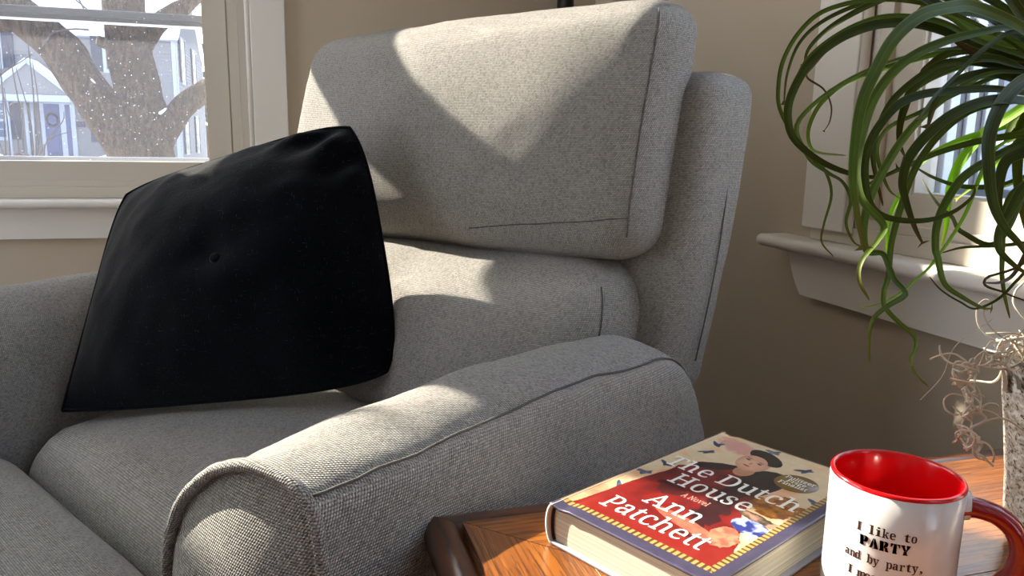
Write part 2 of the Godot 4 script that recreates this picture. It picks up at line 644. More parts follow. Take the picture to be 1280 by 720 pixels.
# One window in wall axes (z into the room): glass from x0 to x1 and y0 to y1. sides: widths of the casings left and right.
func window(called: String, label: String, place: Transform3D, x0: float, x1: float, y0: float, y1: float, left_casing: float, right_casing: float, full := true, meet := MEET) -> Node3D:
	var w := thing(called, label, "window")
	struct(w)
	w.transform = place
	var s := 0.059
	var T: Material = M.trim_paint
	var P: Material = M.sash_paint
	# sash with a stepped inner edge, set a little back from the casing
	frame_ring(w, "sash_rail", P, x0, x1, y0, y1, s - 0.0045, -0.045, 0.002)
	frame_ring(w, "glazing_bead", P, x0 + 0.004, x1 - 0.004, y0 + 0.004, y1 - 0.004, 0.006, -0.040, -0.004)
	part("pane", rbox(Vector3(x1 - x0, y1 - y0, 0.003), 0.0005), M.glass, w, Vector3((x0 + x1) / 2, (y0 + y1) / 2, -0.030))
	part("meeting_rail", rbox(Vector3(x1 - x0, 0.075, 0.040), 0.003), P, w, Vector3((x0 + x1) / 2, meet, -0.030))
	# stop and the cove and bead beside it
	var a := s
	var xl := x0 - a if left_casing > 0.0 else x0 - 0.012
	var xr := x1 + a if right_casing > 0.0 else x1 + 0.012
	frame_ring(w, "stop", P, xl, xr, y0 - 0.033, y1 + a, 0.024, -0.05, 0.010, false)
	frame_ring(w, "cove", T, x0 - a - 0.024 if left_casing > 0.0 else xl, x1 + a + 0.024 if right_casing > 0.0 else xr, y0 - 0.062, y1 + a + 0.024, 0.020, -0.05, 0.003, false)
	for e in [[left_casing, -1.0], [right_casing, 1.0]]:
		if e[0] <= 0.0: continue
		var edge: float = x0 if e[1] < 0 else x1
		var xb: float = edge + e[1] * (a + 0.050)
		part("bead", tube(PackedVector3Array([Vector3(xb, y0 - 0.07, 0.012), Vector3(xb, y1 + 0.12, 0.012)]), 0.0075, 12).mesh(), T, w)
		var c0: float = edge + e[1] * (a + 0.056)
		var c1: float = c0 + e[1] * e[0]
		part("casing", rbox(Vector3(e[0], y1 - y0 + 0.21, 0.022), 0.003, 1), T, w, Vector3((c0 + c1) / 2, (y0 + y1) / 2 + 0.035, 0.009))
	if not full: return w
	var l := x0 - a - 0.056 - left_casing if left_casing > 0.0 else x0 - 0.0345
	var r := x1 + a + 0.056 + right_casing if right_casing > 0.0 else x1 + 0.0345
	part("casing", rbox(Vector3(r - l, 0.12, 0.026), 0.003), T, w, Vector3((l + r) / 2, y1 + 0.20, 0.013))
	return w

# Stool and apron below one or two windows.
func stool(called: String, label: String, place: Transform3D, l: float, r: float, y: float) -> void:
	var w := thing(called, label, "window sill", Vector3.ZERO)
	struct(w)
	w.transform = place
	var T: Material = M.trim_paint
	part("sill_face", rbox(Vector3(r - l - 0.02, 0.030, 0.06), 0.002), M.sash_paint, w, Vector3((l + r) / 2, y + 0.017, -0.022))
	part("sill_face", rbox(Vector3(r - l - 0.02, 0.016, 0.06), 0.002), M.sash_paint, w, Vector3((l + r) / 2, y + 0.0395, -0.026))
	var nose := rounded(Vector3(r - l + 0.16, 0.022, 0.115), 0.0105, 4)
	part("stool", nose.mesh(), T, w, Vector3((l + r) / 2, y - 0.009, 0.0025))
	var ap := PackedVector2Array()
	for e in [1.0, -1.0]:
		var side := PackedVector2Array()
		for k in 9:
			var t := k / 8.0
			side.append(Vector2(0.030 * t * t + (0.01 * t), -0.0005 - 0.078 * t))
		if e > 0.0:
			for p in side: ap.append(Vector2(l - 0.028 + p.x, y - 0.021 + p.y))
		else:
			side.reverse()
			for p in side: ap.append(Vector2(r + 0.028 - p.x, y - 0.021 + p.y))
	part("apron", slab(ap, -0.002, 0.020), T, w)

func outer_frame(called: String, label: String, place: Transform3D, x0: float, x1: float, y0: float, y1: float, rail_y: float, meet := MEET) -> void:
	# what is fixed to the outside of the window: jamb tracks, sloping sill and the storm window with its rail
	var w := thing(called, label, "window trim")
	struct(w)
	w.transform = place
	var O: Material = M.outer_trim
	for e in [[x0, -1.0], [x1, 1.0]]:
		for k in 3:
			part("track", rbox(Vector3(0.012, y1 - y0 + 0.06, 0.018), 0.002, 1), O, w, Vector3(e[0] + e[1] * 0.002, (y0 + y1) / 2, -0.062 - 0.034 * k))
			part("jamb_strip", rbox(Vector3(0.012, y1 - y0 + 0.06, 0.016), 0.001, 1), M.storm_metal, w, Vector3(e[0] + e[1] * 0.007, (y0 + y1) / 2, -0.079 - 0.034 * k))
	part("outer_sill", rbox(Vector3(x1 - x0 + 0.02, 0.018, 0.14), 0.004), O, w, Vector3((x0 + x1) / 2, y0 - 0.016, -0.115))
	part("storm_sill_rail", rbox(Vector3(x1 - x0, 0.016, 0.022), 0.004), M.storm_pale, w, Vector3((x0 + x1) / 2, y0 + 0.006, -0.085))
	part("outer_head", rbox(Vector3(x1 - x0 + 0.02, 0.03, 0.14), 0.003), O, w, Vector3((x0 + x1) / 2, y1 + 0.016, -0.115))
	part("storm_rail", rbox(Vector3(x1 - x0, 0.100, 0.024), 0.003), M.storm_metal, w, Vector3((x0 + x1) / 2, meet - 0.025, -0.10))
	if rail_y > 0.0:
		part("storm_rail", rbox(Vector3(x1 - x0, 0.019, 0.024), 0.003), M.storm_metal, w, Vector3((x0 + x1) / 2, rail_y + 0.009, -0.10))
		part("storm_rail", rbox(Vector3(x1 - x0, 0.010, 0.018), 0.002), M.storm_metal_dark, w, Vector3((x0 + x1) / 2, rail_y - 0.0055, -0.10))
		part("storm_rail", rbox(Vector3(x1 - x0, 0.004, 0.022), 0.001), O, w, Vector3((x0 + x1) / 2, rail_y - 0.013, -0.10))

func setting() -> void:
	var back := Transform3D(Basis.IDENTITY, Vector3(0, 0, ROOM_Z0))
	var right := Transform3D(Basis(Vector3.UP, -PI / 2), Vector3(ROOM_X1, 0, 0))
	var front := Transform3D(Basis(Vector3.UP, PI), Vector3(0, 0, ROOM_Z1))
	var left := Transform3D(Basis(Vector3.UP, PI / 2), Vector3(ROOM_X0, 0, 0))
	var wx0 := G1_X0
	var wx1 := -0.187
	var y0 := 0.820
	var y1 := 2.15
	var v0 := -1.74
	var v1 := -1.02
	wall("wall_back", "beige wall behind the armchair with the dusty window in it", ROOM_X0 - THICK, ROOM_X1 + THICK, [[v0 - 0.03, wx1 + 0.03, y0 - 0.03, y1 + 0.03]], back)
	wall("wall_right", "beige wall on the right behind the plant and the oak table", -ROOM_Z1 * 0 + ROOM_Z0, ROOM_Z1, [[-0.945 - 0.03, -0.185 + 0.03, y0 - 0.03, y1 + 0.03], [0.52, 2.63, y0 - 0.03, y1 + 0.03]], right)
	wall("wall_front", "plain beige wall behind the viewer", -ROOM_X1 - THICK, -ROOM_X0 + THICK, [], front)
	wall("wall_left", "beige wall on the far left with one tall unseen window", -ROOM_Z1, -ROOM_Z0, [[0.8, 2.06, 0.12, 2.41]], left)
	var m := MB.new()
	m.box(Vector3(ROOM_X0 - THICK, -0.2, ROOM_Z0 - THICK), Vector3(ROOM_X1 + THICK, 0, ROOM_Z1 + THICK))
	struct(part("floor", m.mesh(), M.floor_wood), "wooden floor under the armchair and the oak table", "floor")
	m = MB.new()
	m.box(Vector3(ROOM_X0 - THICK, ROOM_H, ROOM_Z0 - THICK), Vector3(ROOM_X1 + THICK, ROOM_H + 0.2, ROOM_Z1 + THICK))
	struct(part("ceiling", m.mesh(), M.ceiling_paint), "plain white ceiling above the room", "ceiling")
	window("window_1", "white framed window behind the armchair with a dusty pane looking onto a tree and a house", back, wx0, wx1, y0, y1, 0.0, 0.088)
	outer_frame("trim_1", "grey storm window rail and tracks outside the dusty window", back, wx0, wx1, y0, y1, 1.192)
	window("window_2", "white framed window in the wall on the right behind the trailing plant", right, -0.945, -0.185, y0, y1, 0.105, 0.088)
	outer_frame("trim_2", "grey storm window tracks outside the window behind the plant", right, -0.945, -0.185, y0, y1, 0.0)
	window("window_6", "white framed twin window left of the dusty one, beyond the view", back * Transform3D(Basis.IDENTITY, Vector3(0, 0, -0.0012)), v0, v1, y0, y1, 0.088, 0.0, true, MEET - 0.125)  # out of view; its meeting rail sits lower so sun reaches the recliner arm
	outer_frame("trim_5", "grey storm window tracks outside the twin window on the left", back, v0, v1, y0, y1, 1.192, MEET - 0.125)
	struct(part("trim_6", rbox(Vector3(0.030, y1 - y0 + 0.2, 0.085), 0.003, 1), M.outer_trim, self, Vector3((v1 + wx0) / 2, (y0 + y1) / 2, ROOM_Z0 - 0.048)), "white post between the dusty window and its twin", "window trim")
	window("window_7", "white framed window out of view further along the wall on the right, placed to light the mug", right, 0.55, 2.60, y0, y1, 0.088, 0.088)  # out of view, placed to light the mug and the recliner arms
	stool("trim_7", "white sill of the unseen window further along the wall on the right", right, 0.347, 2.803, 0.728)
	stool("trim_3", "white window sill with apron behind the left end of the armchair", back, v0 - 0.203, wx1 + 0.203, 0.728)
	stool("trim_4", "white window sill with apron behind the plant, partly sunlit", right, -0.945 - 0.220, -0.185 + 0.140, 0.728)
	# tall window in the left wall, out of view, sized to light the right wall
	for k in 1:
		var c: Array = [0.8, 2.06, 0.12, 2.41]
		var w := thing("window_%d" % (3 + k), "tall white framed window out of view on the far left, placed to light the right wall", "window")
		struct(w)
		w.transform = left
		frame_ring(w, "casing", M.trim_paint, c[0], c[1], c[2], c[3], 0.08, 0.0, 0.022)
		frame_ring(w, "sash_rail", M.trim_paint, c[0] + 0.045, c[1] - 0.045, c[2] + 0.045, c[3] - 0.045, 0.045, -0.09, -0.05)
		part("pane", rbox(Vector3(c[1] - c[0] - 0.09, c[3] - c[2] - 0.09, 0.003), 0.0005), M.glass, w, Vector3((c[0] + c[1]) / 2, (c[2] + c[3]) / 2, -0.07))
	# dust on the pane of the window the camera looks through
	var flake := lathe(PackedVector2Array([Vector2(0.0001, 0), Vector2(0.0011, 0.0001), Vector2(0.0011, 0.0003), Vector2(0.0001, 0.0004)]), 5).mesh()
	var mm := MultiMesh.new()
	mm.transform_format = MultiMesh.TRANSFORM_3D
	mm.mesh = flake
	rng.seed = 77
	var spots := []
	for k in 950:
		var x := rng.randf_range(wx0, wx1)
		var y := rng.randf_range(y0, 1.26)
		if rng.randf() < 0.6:
			x = clampf(rng.randfn(-0.42, 0.14), wx0, wx1)
			y = clampf(rng.randfn(0.98, 0.09), y0, 1.3)
		spots.append(Transform3D(Basis(Vector3.RIGHT, PI / 2).scaled(Vector3.ONE * (0.28 + 0.9 * pow(rng.randf(), 4.0))), Vector3(x, y, ROOM_Z0 - 0.0278)))
	mm.instance_count = spots.size()
	for i in spots.size(): mm.set_instance_transform(i, spots[i])
	var du := MultiMeshInstance3D.new()
	du.name = "dust"
	du.multimesh = mm
	du.material_override = M.dust
	get_node("window_1").add_child(du)
	du.position = -back.origin
	tag(du, "", "", "", "stuff")
	part("dirt_film", rbox(Vector3(wx1 - wx0 - 0.002, y1 - y0 - 0.002, 0.0006), 0.0002), M.window_film, get_node("window_1"), Vector3((wx0 + wx1) / 2, (y0 + y1) / 2, -0.0345))

const MEET := 1.555
const G1_X0 := -0.950

# ------------------------------------------------------------------ recliner, in its own axes: x across (towards the table), y up, z the way it faces
func wob(p: Vector3, f: float, a: float) -> float:
	return soft_noise.get_noise_3dv(p * f) * a

func recliner() -> void:
	var c := thing("recliner", "grey woven fabric recliner armchair with a thick headrest in the room corner", "armchair", Vector3(-0.010, 0, -1.149), deg_to_rad(-58.0))
	var U: Material = M.upholstery
	var dark: Material = M.seam
	# arms
	for side in [1.0, -1.0]:
		var arm := part("arm", arm_mesh(side), U, c)
		var prof := arm_profile()
		# seam along the outer top edge
		var seam := PackedVector3Array()
		for i in 60:
			var a := lerpf(-0.290, -0.945, i / 59.0)
			seam.append(arm_point(Vector2(0.0885, 0.629), a, side) + Vector3(side * 0.0008, 0.0008, 0))
		part("seam", tube(seam, 0.0013, 6).mesh(), dark, arm)
		# front panel with a piped edge
		var ring := PackedVector3Array()
		for p in prof: ring.append(arm_point(p, -0.287, side))
		var mid := Vector3(side * 0.43, 0.40, 0.6 - 0.287)
		var rows := []
		for k in 9:
			var s := 1.0 - k / 8.0 * 0.985
			var row := PackedVector3Array()
			for p in ring:
				var q := mid + (p - mid) * s
				q.z += 0.034 * (1.0 - pow(s, 2.2)) + wob(q, 9.0, 0.004) * (1.0 - s)
				row.append(q)
			rows.append(row)
		var m := MB.new()
		m.grid(rows, true)
		part("front_panel", m.mesh(false), U, arm)
		var pipe := PackedVector3Array()
		for p in prof: pipe.append(arm_point(p, -0.284, side) + Vector3(side * 0.001 * signf(p.x), 0.003, 0.001))
		part("piping", tube(pipe, 0.0055, 10).mesh(), U, arm)
	# seat
	var seat := rounded(Vector3(0.655, 0.20, 0.54), 0.075, 6, 16, 0, func(p: Vector3, q: Vector3) -> Vector3:
		if p.y > 0.0:
			p.y += 0.030 * (1.0 - q.x * q.x) * (1.0 - pow(absf(q.z), 3.0)) - 0.012 * maxf(q.z, 0.0)
		p.y += wob(p, 6.0, 0.005)
		return p)
	part("seat_cushion", seat.mesh(), U, c, Vector3(0, 0.355, 0.005))
	# leg rest in front of the seat
	var rest := rounded(Vector3(0.66, 0.14, 0.46), 0.060, 6, 14, 0, func(p: Vector3, q: Vector3) -> Vector3:
		if p.y > 0.0: p.y += 0.022 * (1.0 - q.x * q.x * q.x * q.x) * (1.0 - q.z * q.z)
		p.y += wob(p + Vector3(3, 1, 2), 6.0, 0.004)
		return p)
	var lr := part("leg_rest", rest.mesh(), U, c, Vector3(0, 0.345, 0.500))
	lr.rotation.x = deg_to_rad(4.0)
	# lower back cushion
	var lower := rounded(Vector3(0.785, 0.31, 0.22), 0.080, 7, 22, 0, low_bend)
	var lb := part("back_cushion", lower.mesh(), U, c, Vector3(0.028, 0.572, -0.280))
	# headrest
	var head := rounded(Vector3(0.805, 0.365, 0.130), 0.050, 6, 28, 0, head_bend)
	var hr := part("headrest", head.mesh(), U, c, Vector3(0.0325, 0.898, -0.3355))
	# seams that part the front of the headrest and the lower cushion from their ends
	var line := PackedVector3Array()
	var hh := Vector3(0.4025, 0.1825, 0.065)
	for i in 34:
		line.append(bent(head_bend, hh, 0.050, Vector3(hh.x - 0.0146, lerpf(0.176, -0.150, i / 33.0), hh.z - 0.0146)))
	part("seam", tube(line, 0.0012, 6).mesh(), dark, hr)
	line = PackedVector3Array()
	for i in 16:
		line.append(bent(head_bend, hh, 0.050, Vector3(lerpf(hh.x - 0.0146, 0.13, i / 15.0), lerpf(-0.122, -0.138, i / 15.0), hh.z if i else hh.z - 0.0146)))
	part("seam", tube(line, 0.0009, 6).mesh(), dark, hr)
	line = PackedVector3Array()
	var lh := Vector3(0.3925, 0.155, 0.11)
	for i in 24:
		line.append(bent(low_bend, lh, 0.080, Vector3(lh.x - 0.010, lerpf(0.140, -0.11, i / 23.0), lh.z - 0.042)))
	part("seam", tube(line, 0.0012, 6).mesh(), dark, lb)
	# padded back behind the cushions
	var shell := rounded(Vector3(0.91, 0.465, 0.140), 0.040, 6, 16, 0, func(p: Vector3, q: Vector3) -> Vector3:
		p.z -= (p.y + 0.21) * 0.20
		p.x *= 1.0 + 0.02 * q.y
		p.x += 0.010 * signf(p.x) * (1.0 - q.y * q.y)
		p += Vector3(wob(p, 5.0, 0.004), wob(p, 7.0, 0.005), 0)
		return p)
	var sh := part("back_shell", shell.mesh(), U, c, Vector3(0.020, 0.757, -0.350))
	line = PackedVector3Array()
	for i in 24:
		line.append(Vector3(0.4575 + 0.009 * sin(i / 23.0 * PI), lerpf(0.170, -0.17, i / 23.0), -0.005 - (lerpf(0.170, -0.17, i / 23.0) + 0.21) * 0.20))
	part("seam", tube(line, 0.0011, 6).mesh(), dark, sh)
	# body below, hidden from here but carrying the rest
	part("base", rbox(Vector3(0.66, 0.20, 0.62), 0.01), M.under_cloth, c, Vector3(0, 0.160, -0.04))
	part("back_frame", rbox(Vector3(0.80, 0.42, 0.07), 0.02), M.under_cloth, c, Vector3(0, 0.40, -0.34))
	for sx in [-1.0, 1.0]:
		for sz in [-0.28, 0.22]:
			part("foot", tube(PackedVector3Array([Vector3(sx * 0.40, 0.0, sz), Vector3(sx * 0.40, 0.16, sz)]), 0.025, 12).mesh(), M.under_cloth, c)

func low_bend(p: Vector3, q: Vector3) -> Vector3:
	if p.z > 0.0:
		p.z += 0.060 * (1.0 - q.x * q.x) * (1.0 - q.y * q.y)
	p.z -= 0.18 * p.y
	# a soft fold in the cloth left of the middle
	p.z -= 0.006 * exp(-pow((p.x + 0.02 - p.y * 0.35) / 0.02, 2.0)) * clampf(q.z, 0, 1)
	return p + Vector3(0, wob(p, 5.0, 0.006), wob(p + Vector3(5, 0, 0), 6.0, 0.008))

func bent(f: Callable, h: Vector3, r: float, p: Vector3) -> Vector3:
	var inner := h - Vector3.ONE * r
	var c := p.clamp(-inner, inner)
	p = c + (p - c).normalized() * r
	var q: Vector3 = f.call(p, Vector3(p.x / h.x, p.y / h.y, p.z / h.z))
	return q + Vector3(0.0004, 0, 0.0004)

func head_bend(p: Vector3, q: Vector3) -> Vector3:
	var top := clampf(q.y, -1, 1)
	if p.z > 0.0:
		p.z += 0.058 * (1.0 - q.x * q.x) * (1.0 - pow(absf(q.y), 2.2))
	# leans back a little, and tucks in below
	p.z -= 0.20 * p.y
	p.z -= 0.008 * smoothstep(-0.5, -1.0, q.y) * clampf(q.z + 0.4, 0, 1)
	p.y += 0.008 * (1.0 - q.x * q.x) * top
	p.y += 0.018 * q.x * (0.5 - 0.5 * q.y)
	p.x -= 0.045 * clampf(-q.x, 0, 1) * (0.5 - 0.5 * q.y)
	p += Vector3(0, wob(p, 4.0, 0.006), wob(p + Vector3(9, 0, 0), 3.0, 0.006))
	return p

func arm_profile() -> PackedVector2Array:
	var raw := PackedVector3Array()
	for p in [Vector2(-0.085, 0.15), Vector2(-0.095, 0.30), Vector2(-0.102, 0.45), Vector2(-0.098, 0.535), Vector2(-0.079, 0.588), Vector2(-0.047, 0.620), Vector2(0.0, 0.641), Vector2(0.045, 0.642), Vector2(0.088, 0.629), Vector2(0.106, 0.596), Vector2(0.111, 0.52), Vector2(0.111, 0.40), Vector2(0.106, 0.15)]:
		raw.append(Vector3(p.x, p.y, 0))
	var out := PackedVector2Array()
	for p in catmull(raw, 5): out.append(Vector2(p.x, p.y))
	return out

func arm_point(p: Vector2, a: float, side: float) -> Vector3:
	var f := clampf((a + 0.42) / 0.135, 0.0, 1.0)
	var r := clampf((-0.79 - a) / 0.168, 0.0, 1.0)
	var k := (1.0 - lerpf(0.060, 0.006, smoothstep(-0.09, 0.08, p.x)) * f * f) * pow(1.0 - pow(r, 2.3), 1.0 / 2.3)
	k *= 1.0 + 0.022 * exp(-pow((a + 0.62) / 0.16, 2.0))
	var x := p.x * (1.0 - 0.18 * r * r)
	var y := 0.15 + (p.y - 0.15) * k
	# the cloth is drawn in where the front seam meets the long one
	y -= 0.004 * exp(-pow((a + 0.31) / 0.05, 2.0) - pow((p.x - 0.075) / 0.035, 2.0))
	var q := Vector3(x, y, a)
	x += wob(q + Vector3(side * 3.0, 0, 0), 7.0, 0.006)
	y += wob(q + Vector3(side * 3.0, 8, 0), 6.0, 0.006) * smoothstep(0.4, 0.6, p.y)
	return Vector3(side * (0.43 + x), y, a + 0.6 - 0.012 * f * clampf(p.x / 0.1, -1, 1))

func arm_mesh(side: float) -> ArrayMesh:
	var prof := arm_profile()
	var rows := []
	for i in 73:
		var t := i / 72.0
		var a := lerpf(-0.285, -0.957, t)
		if t > 0.75: a = lerpf(lerpf(-0.285, -0.957, 0.75), -0.957, 1.0 - pow(1.0 - (t - 0.75) / 0.25, 1.7))
		var row := PackedVector3Array()
		for p in prof: row.append(arm_point(p, a, side))
		rows.append(row)
	var m := MB.new()
	m.grid(rows, true)
	m.group = 1
	m.fan(rows[0], true)
	m.fan(rows[72], false)
	return m.mesh()

# ------------------------------------------------------------------ black cushion, corners in the recliner's axes
func rec(b: float, h: float, a: float) -> Vector3:
	return Transform3D(Basis(Vector3.UP, deg_to_rad(-58.0)), Vector3(-0.010, 0, -1.149)) * Vector3(b + 0.98, h, a + 0.6)

func cushion() -> void:
	var bl := rec(-1.256, 0.470, -0.380)
	var br := rec(-0.846, 0.535, -0.715)
	var tr := rec(-0.985, 0.928, -0.750)
	var tl := rec(-1.425, 0.795, -0.560)
	var o := (bl + br + tr + tl) / 4.0
	var c := thing("cushion", "square black velour scatter cushion leaning in the grey recliner", "cushion", o)
	var N := (br - bl).cross(tl - bl).normalized()
	var n := 46
	var sides := []
	for f in [1.0, -1.0]:
		var rows := []
		for j in n + 1:
			var row := PackedVector3Array()
			for i in n + 1:
				var s := -cos(PI * i / n)
				var t := -cos(PI * j / n)
				var es := 1.0 - pow(absf(s), 2.2)
				var et := 1.0 - pow(absf(t), 2.2)
				# edges bow in between the corners
				var ss := s * (1.0 - 0.020 * et * absf(s) * (1.0 if s < 0.0 else -0.6))
				var tt := t * (1.0 - 0.012 * es * absf(t) * (1.0 if t > 0.0 else -1.5))
				var rc := 1.0 - (0.085 if s > 0.0 or t > 0.0 else 0.015) * pow(absf(s * t), 3.5)
				ss *= rc
				tt *= rc
				var p := bl.lerp(br, ss * 0.5 + 0.5).lerp(tl.lerp(tr, ss * 0.5 + 0.5), tt * 0.5 + 0.5) - o
				var th := 0.102 * pow(maxf(es * et, 0.0), 0.85)
				if f > 0.0: th -= 0.014 * exp(-(pow(s - 0.035, 2.0) + pow(t + 0.07, 2.0)) / 0.02)
				th += wob(p + Vector3(f, 0, 0), 9.0, 0.012) * minf(1.0, es * et * 4.0)
				# creases that run out of the top corner
				th += 0.011 * sin((s - t) * 15.0 + 0.6) * clampf((s + t - 1.05) * 2.0, 0, 1) * minf(1.0, es * et * 8.0)
				row.append(p + N * (f * th * (1.0 if f > 0.0 else 0.75)))
			rows.append(row)
		sides.append(rows)
	var m := MB.new()
	m.grid(sides[0])
	var back := []
	for r in sides[1]:
		r.reverse()
		back.append(r)
	m.grid(back)
	part("cover", m.mesh(), M.black_velour, c)
	var button := lathe(PackedVector2Array([Vector2(0.0001, 0.0045), Vector2(0.004, 0.0042), Vector2(0.0075, 0.0028), Vector2(0.009, 0.0), Vector2(0.008, -0.003), Vector2(0.0001, -0.003)]), 20)
	var bm := part("button", button.mesh(), M.black_velour, c)
	var ux := (br - bl).normalized()
	var face := (sides[0][n / 2 - 2][n / 2 + 1] as Vector3)
	bm.basis = Basis(ux, N, ux.cross(N))
	bm.position = face + N * 0.001
	# edge seam
	var rim := PackedVector3Array()
	for e in 4:
		for i in n:
			var k := i if e < 2 else n - i
			var j := [0, i, n, n - i][e] as int
			var ii := [i, n, n - i, 0][e] as int
			rim.append(sides[0][j][ii])
	rim.append(rim[0])
	part("edge_seam", tube(rim, 0.0028, 6, false).mesh(false), M.black_velour, c)

# ------------------------------------------------------------------ end table
func end_table() -> void:
	var x0 := 0.100
	var x1 := 0.800
	var z0 := -0.600
	var z1 := -0.010
	var H := 0.580
	var t := thing("end_table", "honey oak end table with a bordered veneer top beside the recliner", "table", Vector3((x0 + x1) / 2, 0, (z0 + z1) / 2))
	var hx := (x1 - x0) / 2
	var hz := (z1 - z0) / 2
	var e := 0.030     # width of the moulded edge
	var b := 0.078     # width of the border strips
	# moulded edge: one length per side, mitred, with a rounded nose
	var nose := PackedVector2Array([Vector2(0.0, -0.006), Vector2(0.0035, -0.0075), Vector2(0.006, -0.003)])
	for k in 9:
		var a := PI / 2 - PI * k / 8.0
		nose.append(Vector2(0.013 + 0.017 * cos(a), -0.017 + 0.0155 * sin(a)))
	nose.append(Vector2(0.0, -0.0325))
	for s in 4:
		var m := MB.new()
		var along := hx if s % 2 == 0 else hz
		var out := hz if s % 2 == 0 else hx
		var rows := []
		for q in [-1.0, 1.0]:
			var row := PackedVector3Array()
			for p in nose:
				var o := out - e + p.x
				row.append(Vector3(q * (along - e + p.x - 0.0002), H + p.y, o))
			rows.append(row)
		m.grid(rows, true, 0.03, along * 2.0)
		for i in m.uv.size(): m.uv[i] = Vector2(m.uv[i].y, m.uv[i].x)
		m.group = -1
		m.fan(rows[0], true)
		m.fan(rows[1], false)
		m.move(Transform3D(Basis(Vector3.UP, PI / 2 * s), Vector3.ZERO))
		part("edge_moulding", m.mesh(), M.oak_edge, t)
	# border strips
	for s in 4:
		var along := (hx if s % 2 == 0 else hz) - e
		var out := (hz if s % 2 == 0 else hx) - e
		var g := 0.0005
		var poly := PackedVector2Array([Vector2(-along + g, out), Vector2(along - g, out), Vector2(along - b - g, out - b), Vector2(-along + b + g, out - b)])
		var m := MB.new()
		add_slab(m, poly, -0.012, 0.0)
		for i in m.uv.size(): m.uv[i] += Vector2(s * 0.37, s * 0.21)
		m.move(Transform3D(Basis(Vector3.UP, PI / 2 * s) * Basis(Vector3.RIGHT, -PI / 2) * Basis.from_scale(Vector3(1, -1, 1)), Vector3(0, H, 0)))
		part("border_strip", m.mesh(), M.oak_border, t)
	var w := hx - e - b
	var d := hz - e - b
	for k in 4:
		var zz := -d + d * 2.0 * (k + 0.5) / 4.0
		var f := rounded(Vector3(w * 2 - 0.001, 0.012, d / 2.0 - 0.0005), 0.0003, 1, 1, 0)
		for i in f.uv.size(): f.uv[i] += Vector2(k * 0.29, k * 0.13)
		part("field_board", f.mesh(), M.oak, t, Vector3(0, H - 0.006, zz))
	part("under_top", rbox(Vector3(hx * 2 - 0.04, 0.018, hz * 2 - 0.04), 0.002), M.oak, t, Vector3(0, H - 0.0225, 0))
	for s in 4:
		var along := (hx if s % 2 == 0 else hz) - 0.06
		var out := (hz if s % 2 == 0 else hx) - 0.05
		var a := part("apron", rbox(Vector3(along * 2, 0.09, 0.018), 0.002), M.oak, t)
		a.transform = Transform3D(Basis(Vector3.UP, PI / 2 * s), Basis(Vector3.UP, PI / 2 * s) * Vector3(0, H - 0.077, out))
	for sx in [-1.0, 1.0]:
		for sz in [-1.0, 1.0]:
			part("leg", rbox(Vector3(0.045, H - 0.032, 0.045), 0.004, 1), M.oak, t, Vector3(sx * (hx - 0.055), (H - 0.032) / 2, sz * (hz - 0.055)))
	part("shelf", rbox(Vector3(hx * 2 - 0.12, 0.018, hz * 2 - 0.12), 0.002), M.oak, t, Vector3(0, 0.16, 0))

# ------------------------------------------------------------------ lettering
func letters(text: String, face: String, weight: int, height: float, depth: float) -> MB:
	var f := SystemFont.new()
	f.font_names = PackedStringArray([face])
	f.font_weight = weight
	var t := TextMesh.new()
	t.font = f
	t.font_size = 64
	t.pixel_size = height / 46.0
	t.depth = depth
	t.curve_step = 1.0
	t.text = text
	var arr := t.get_mesh_arrays()
	var m := MB.new()
	var v: PackedVector3Array = arr[Mesh.ARRAY_VERTEX]
	var nn: PackedVector3Array = arr[Mesh.ARRAY_NORMAL]
	var id = arr[Mesh.ARRAY_INDEX]
	var order: PackedInt32Array = id if id != null and id.size() > 0 else PackedInt32Array(range(v.size()))
	for i in range(0, order.size(), 3):
		m.tri(v[order[i]], v[order[i + 1]], v[order[i + 2]])
		for k in 3: m.nn.append(nn[order[i + k]])
	return m

func extent(m: MB) -> Vector2:
	var lo := 1e9
	var hi := -1e9
	for p in m.v:
		lo = minf(lo, p.x)
		hi = maxf(hi, p.x)
	return Vector2(lo, hi)

# ------------------------------------------------------------------ book
const BOOK_W := 0.149
const BOOK_L := 0.236
const BOOK_T := 0.034

func blob(x: float, y: float, cx: float, cy: float, rx: float, ry: float, turn := 0.0) -> float:
	var dx := x - cx
	var dy := y - cy
	var c := cos(turn)
	var s := sin(turn)
	var u := (dx * c + dy * s) / rx
	var v := (-dx * s + dy * c) / ry
	return u * u + v * v

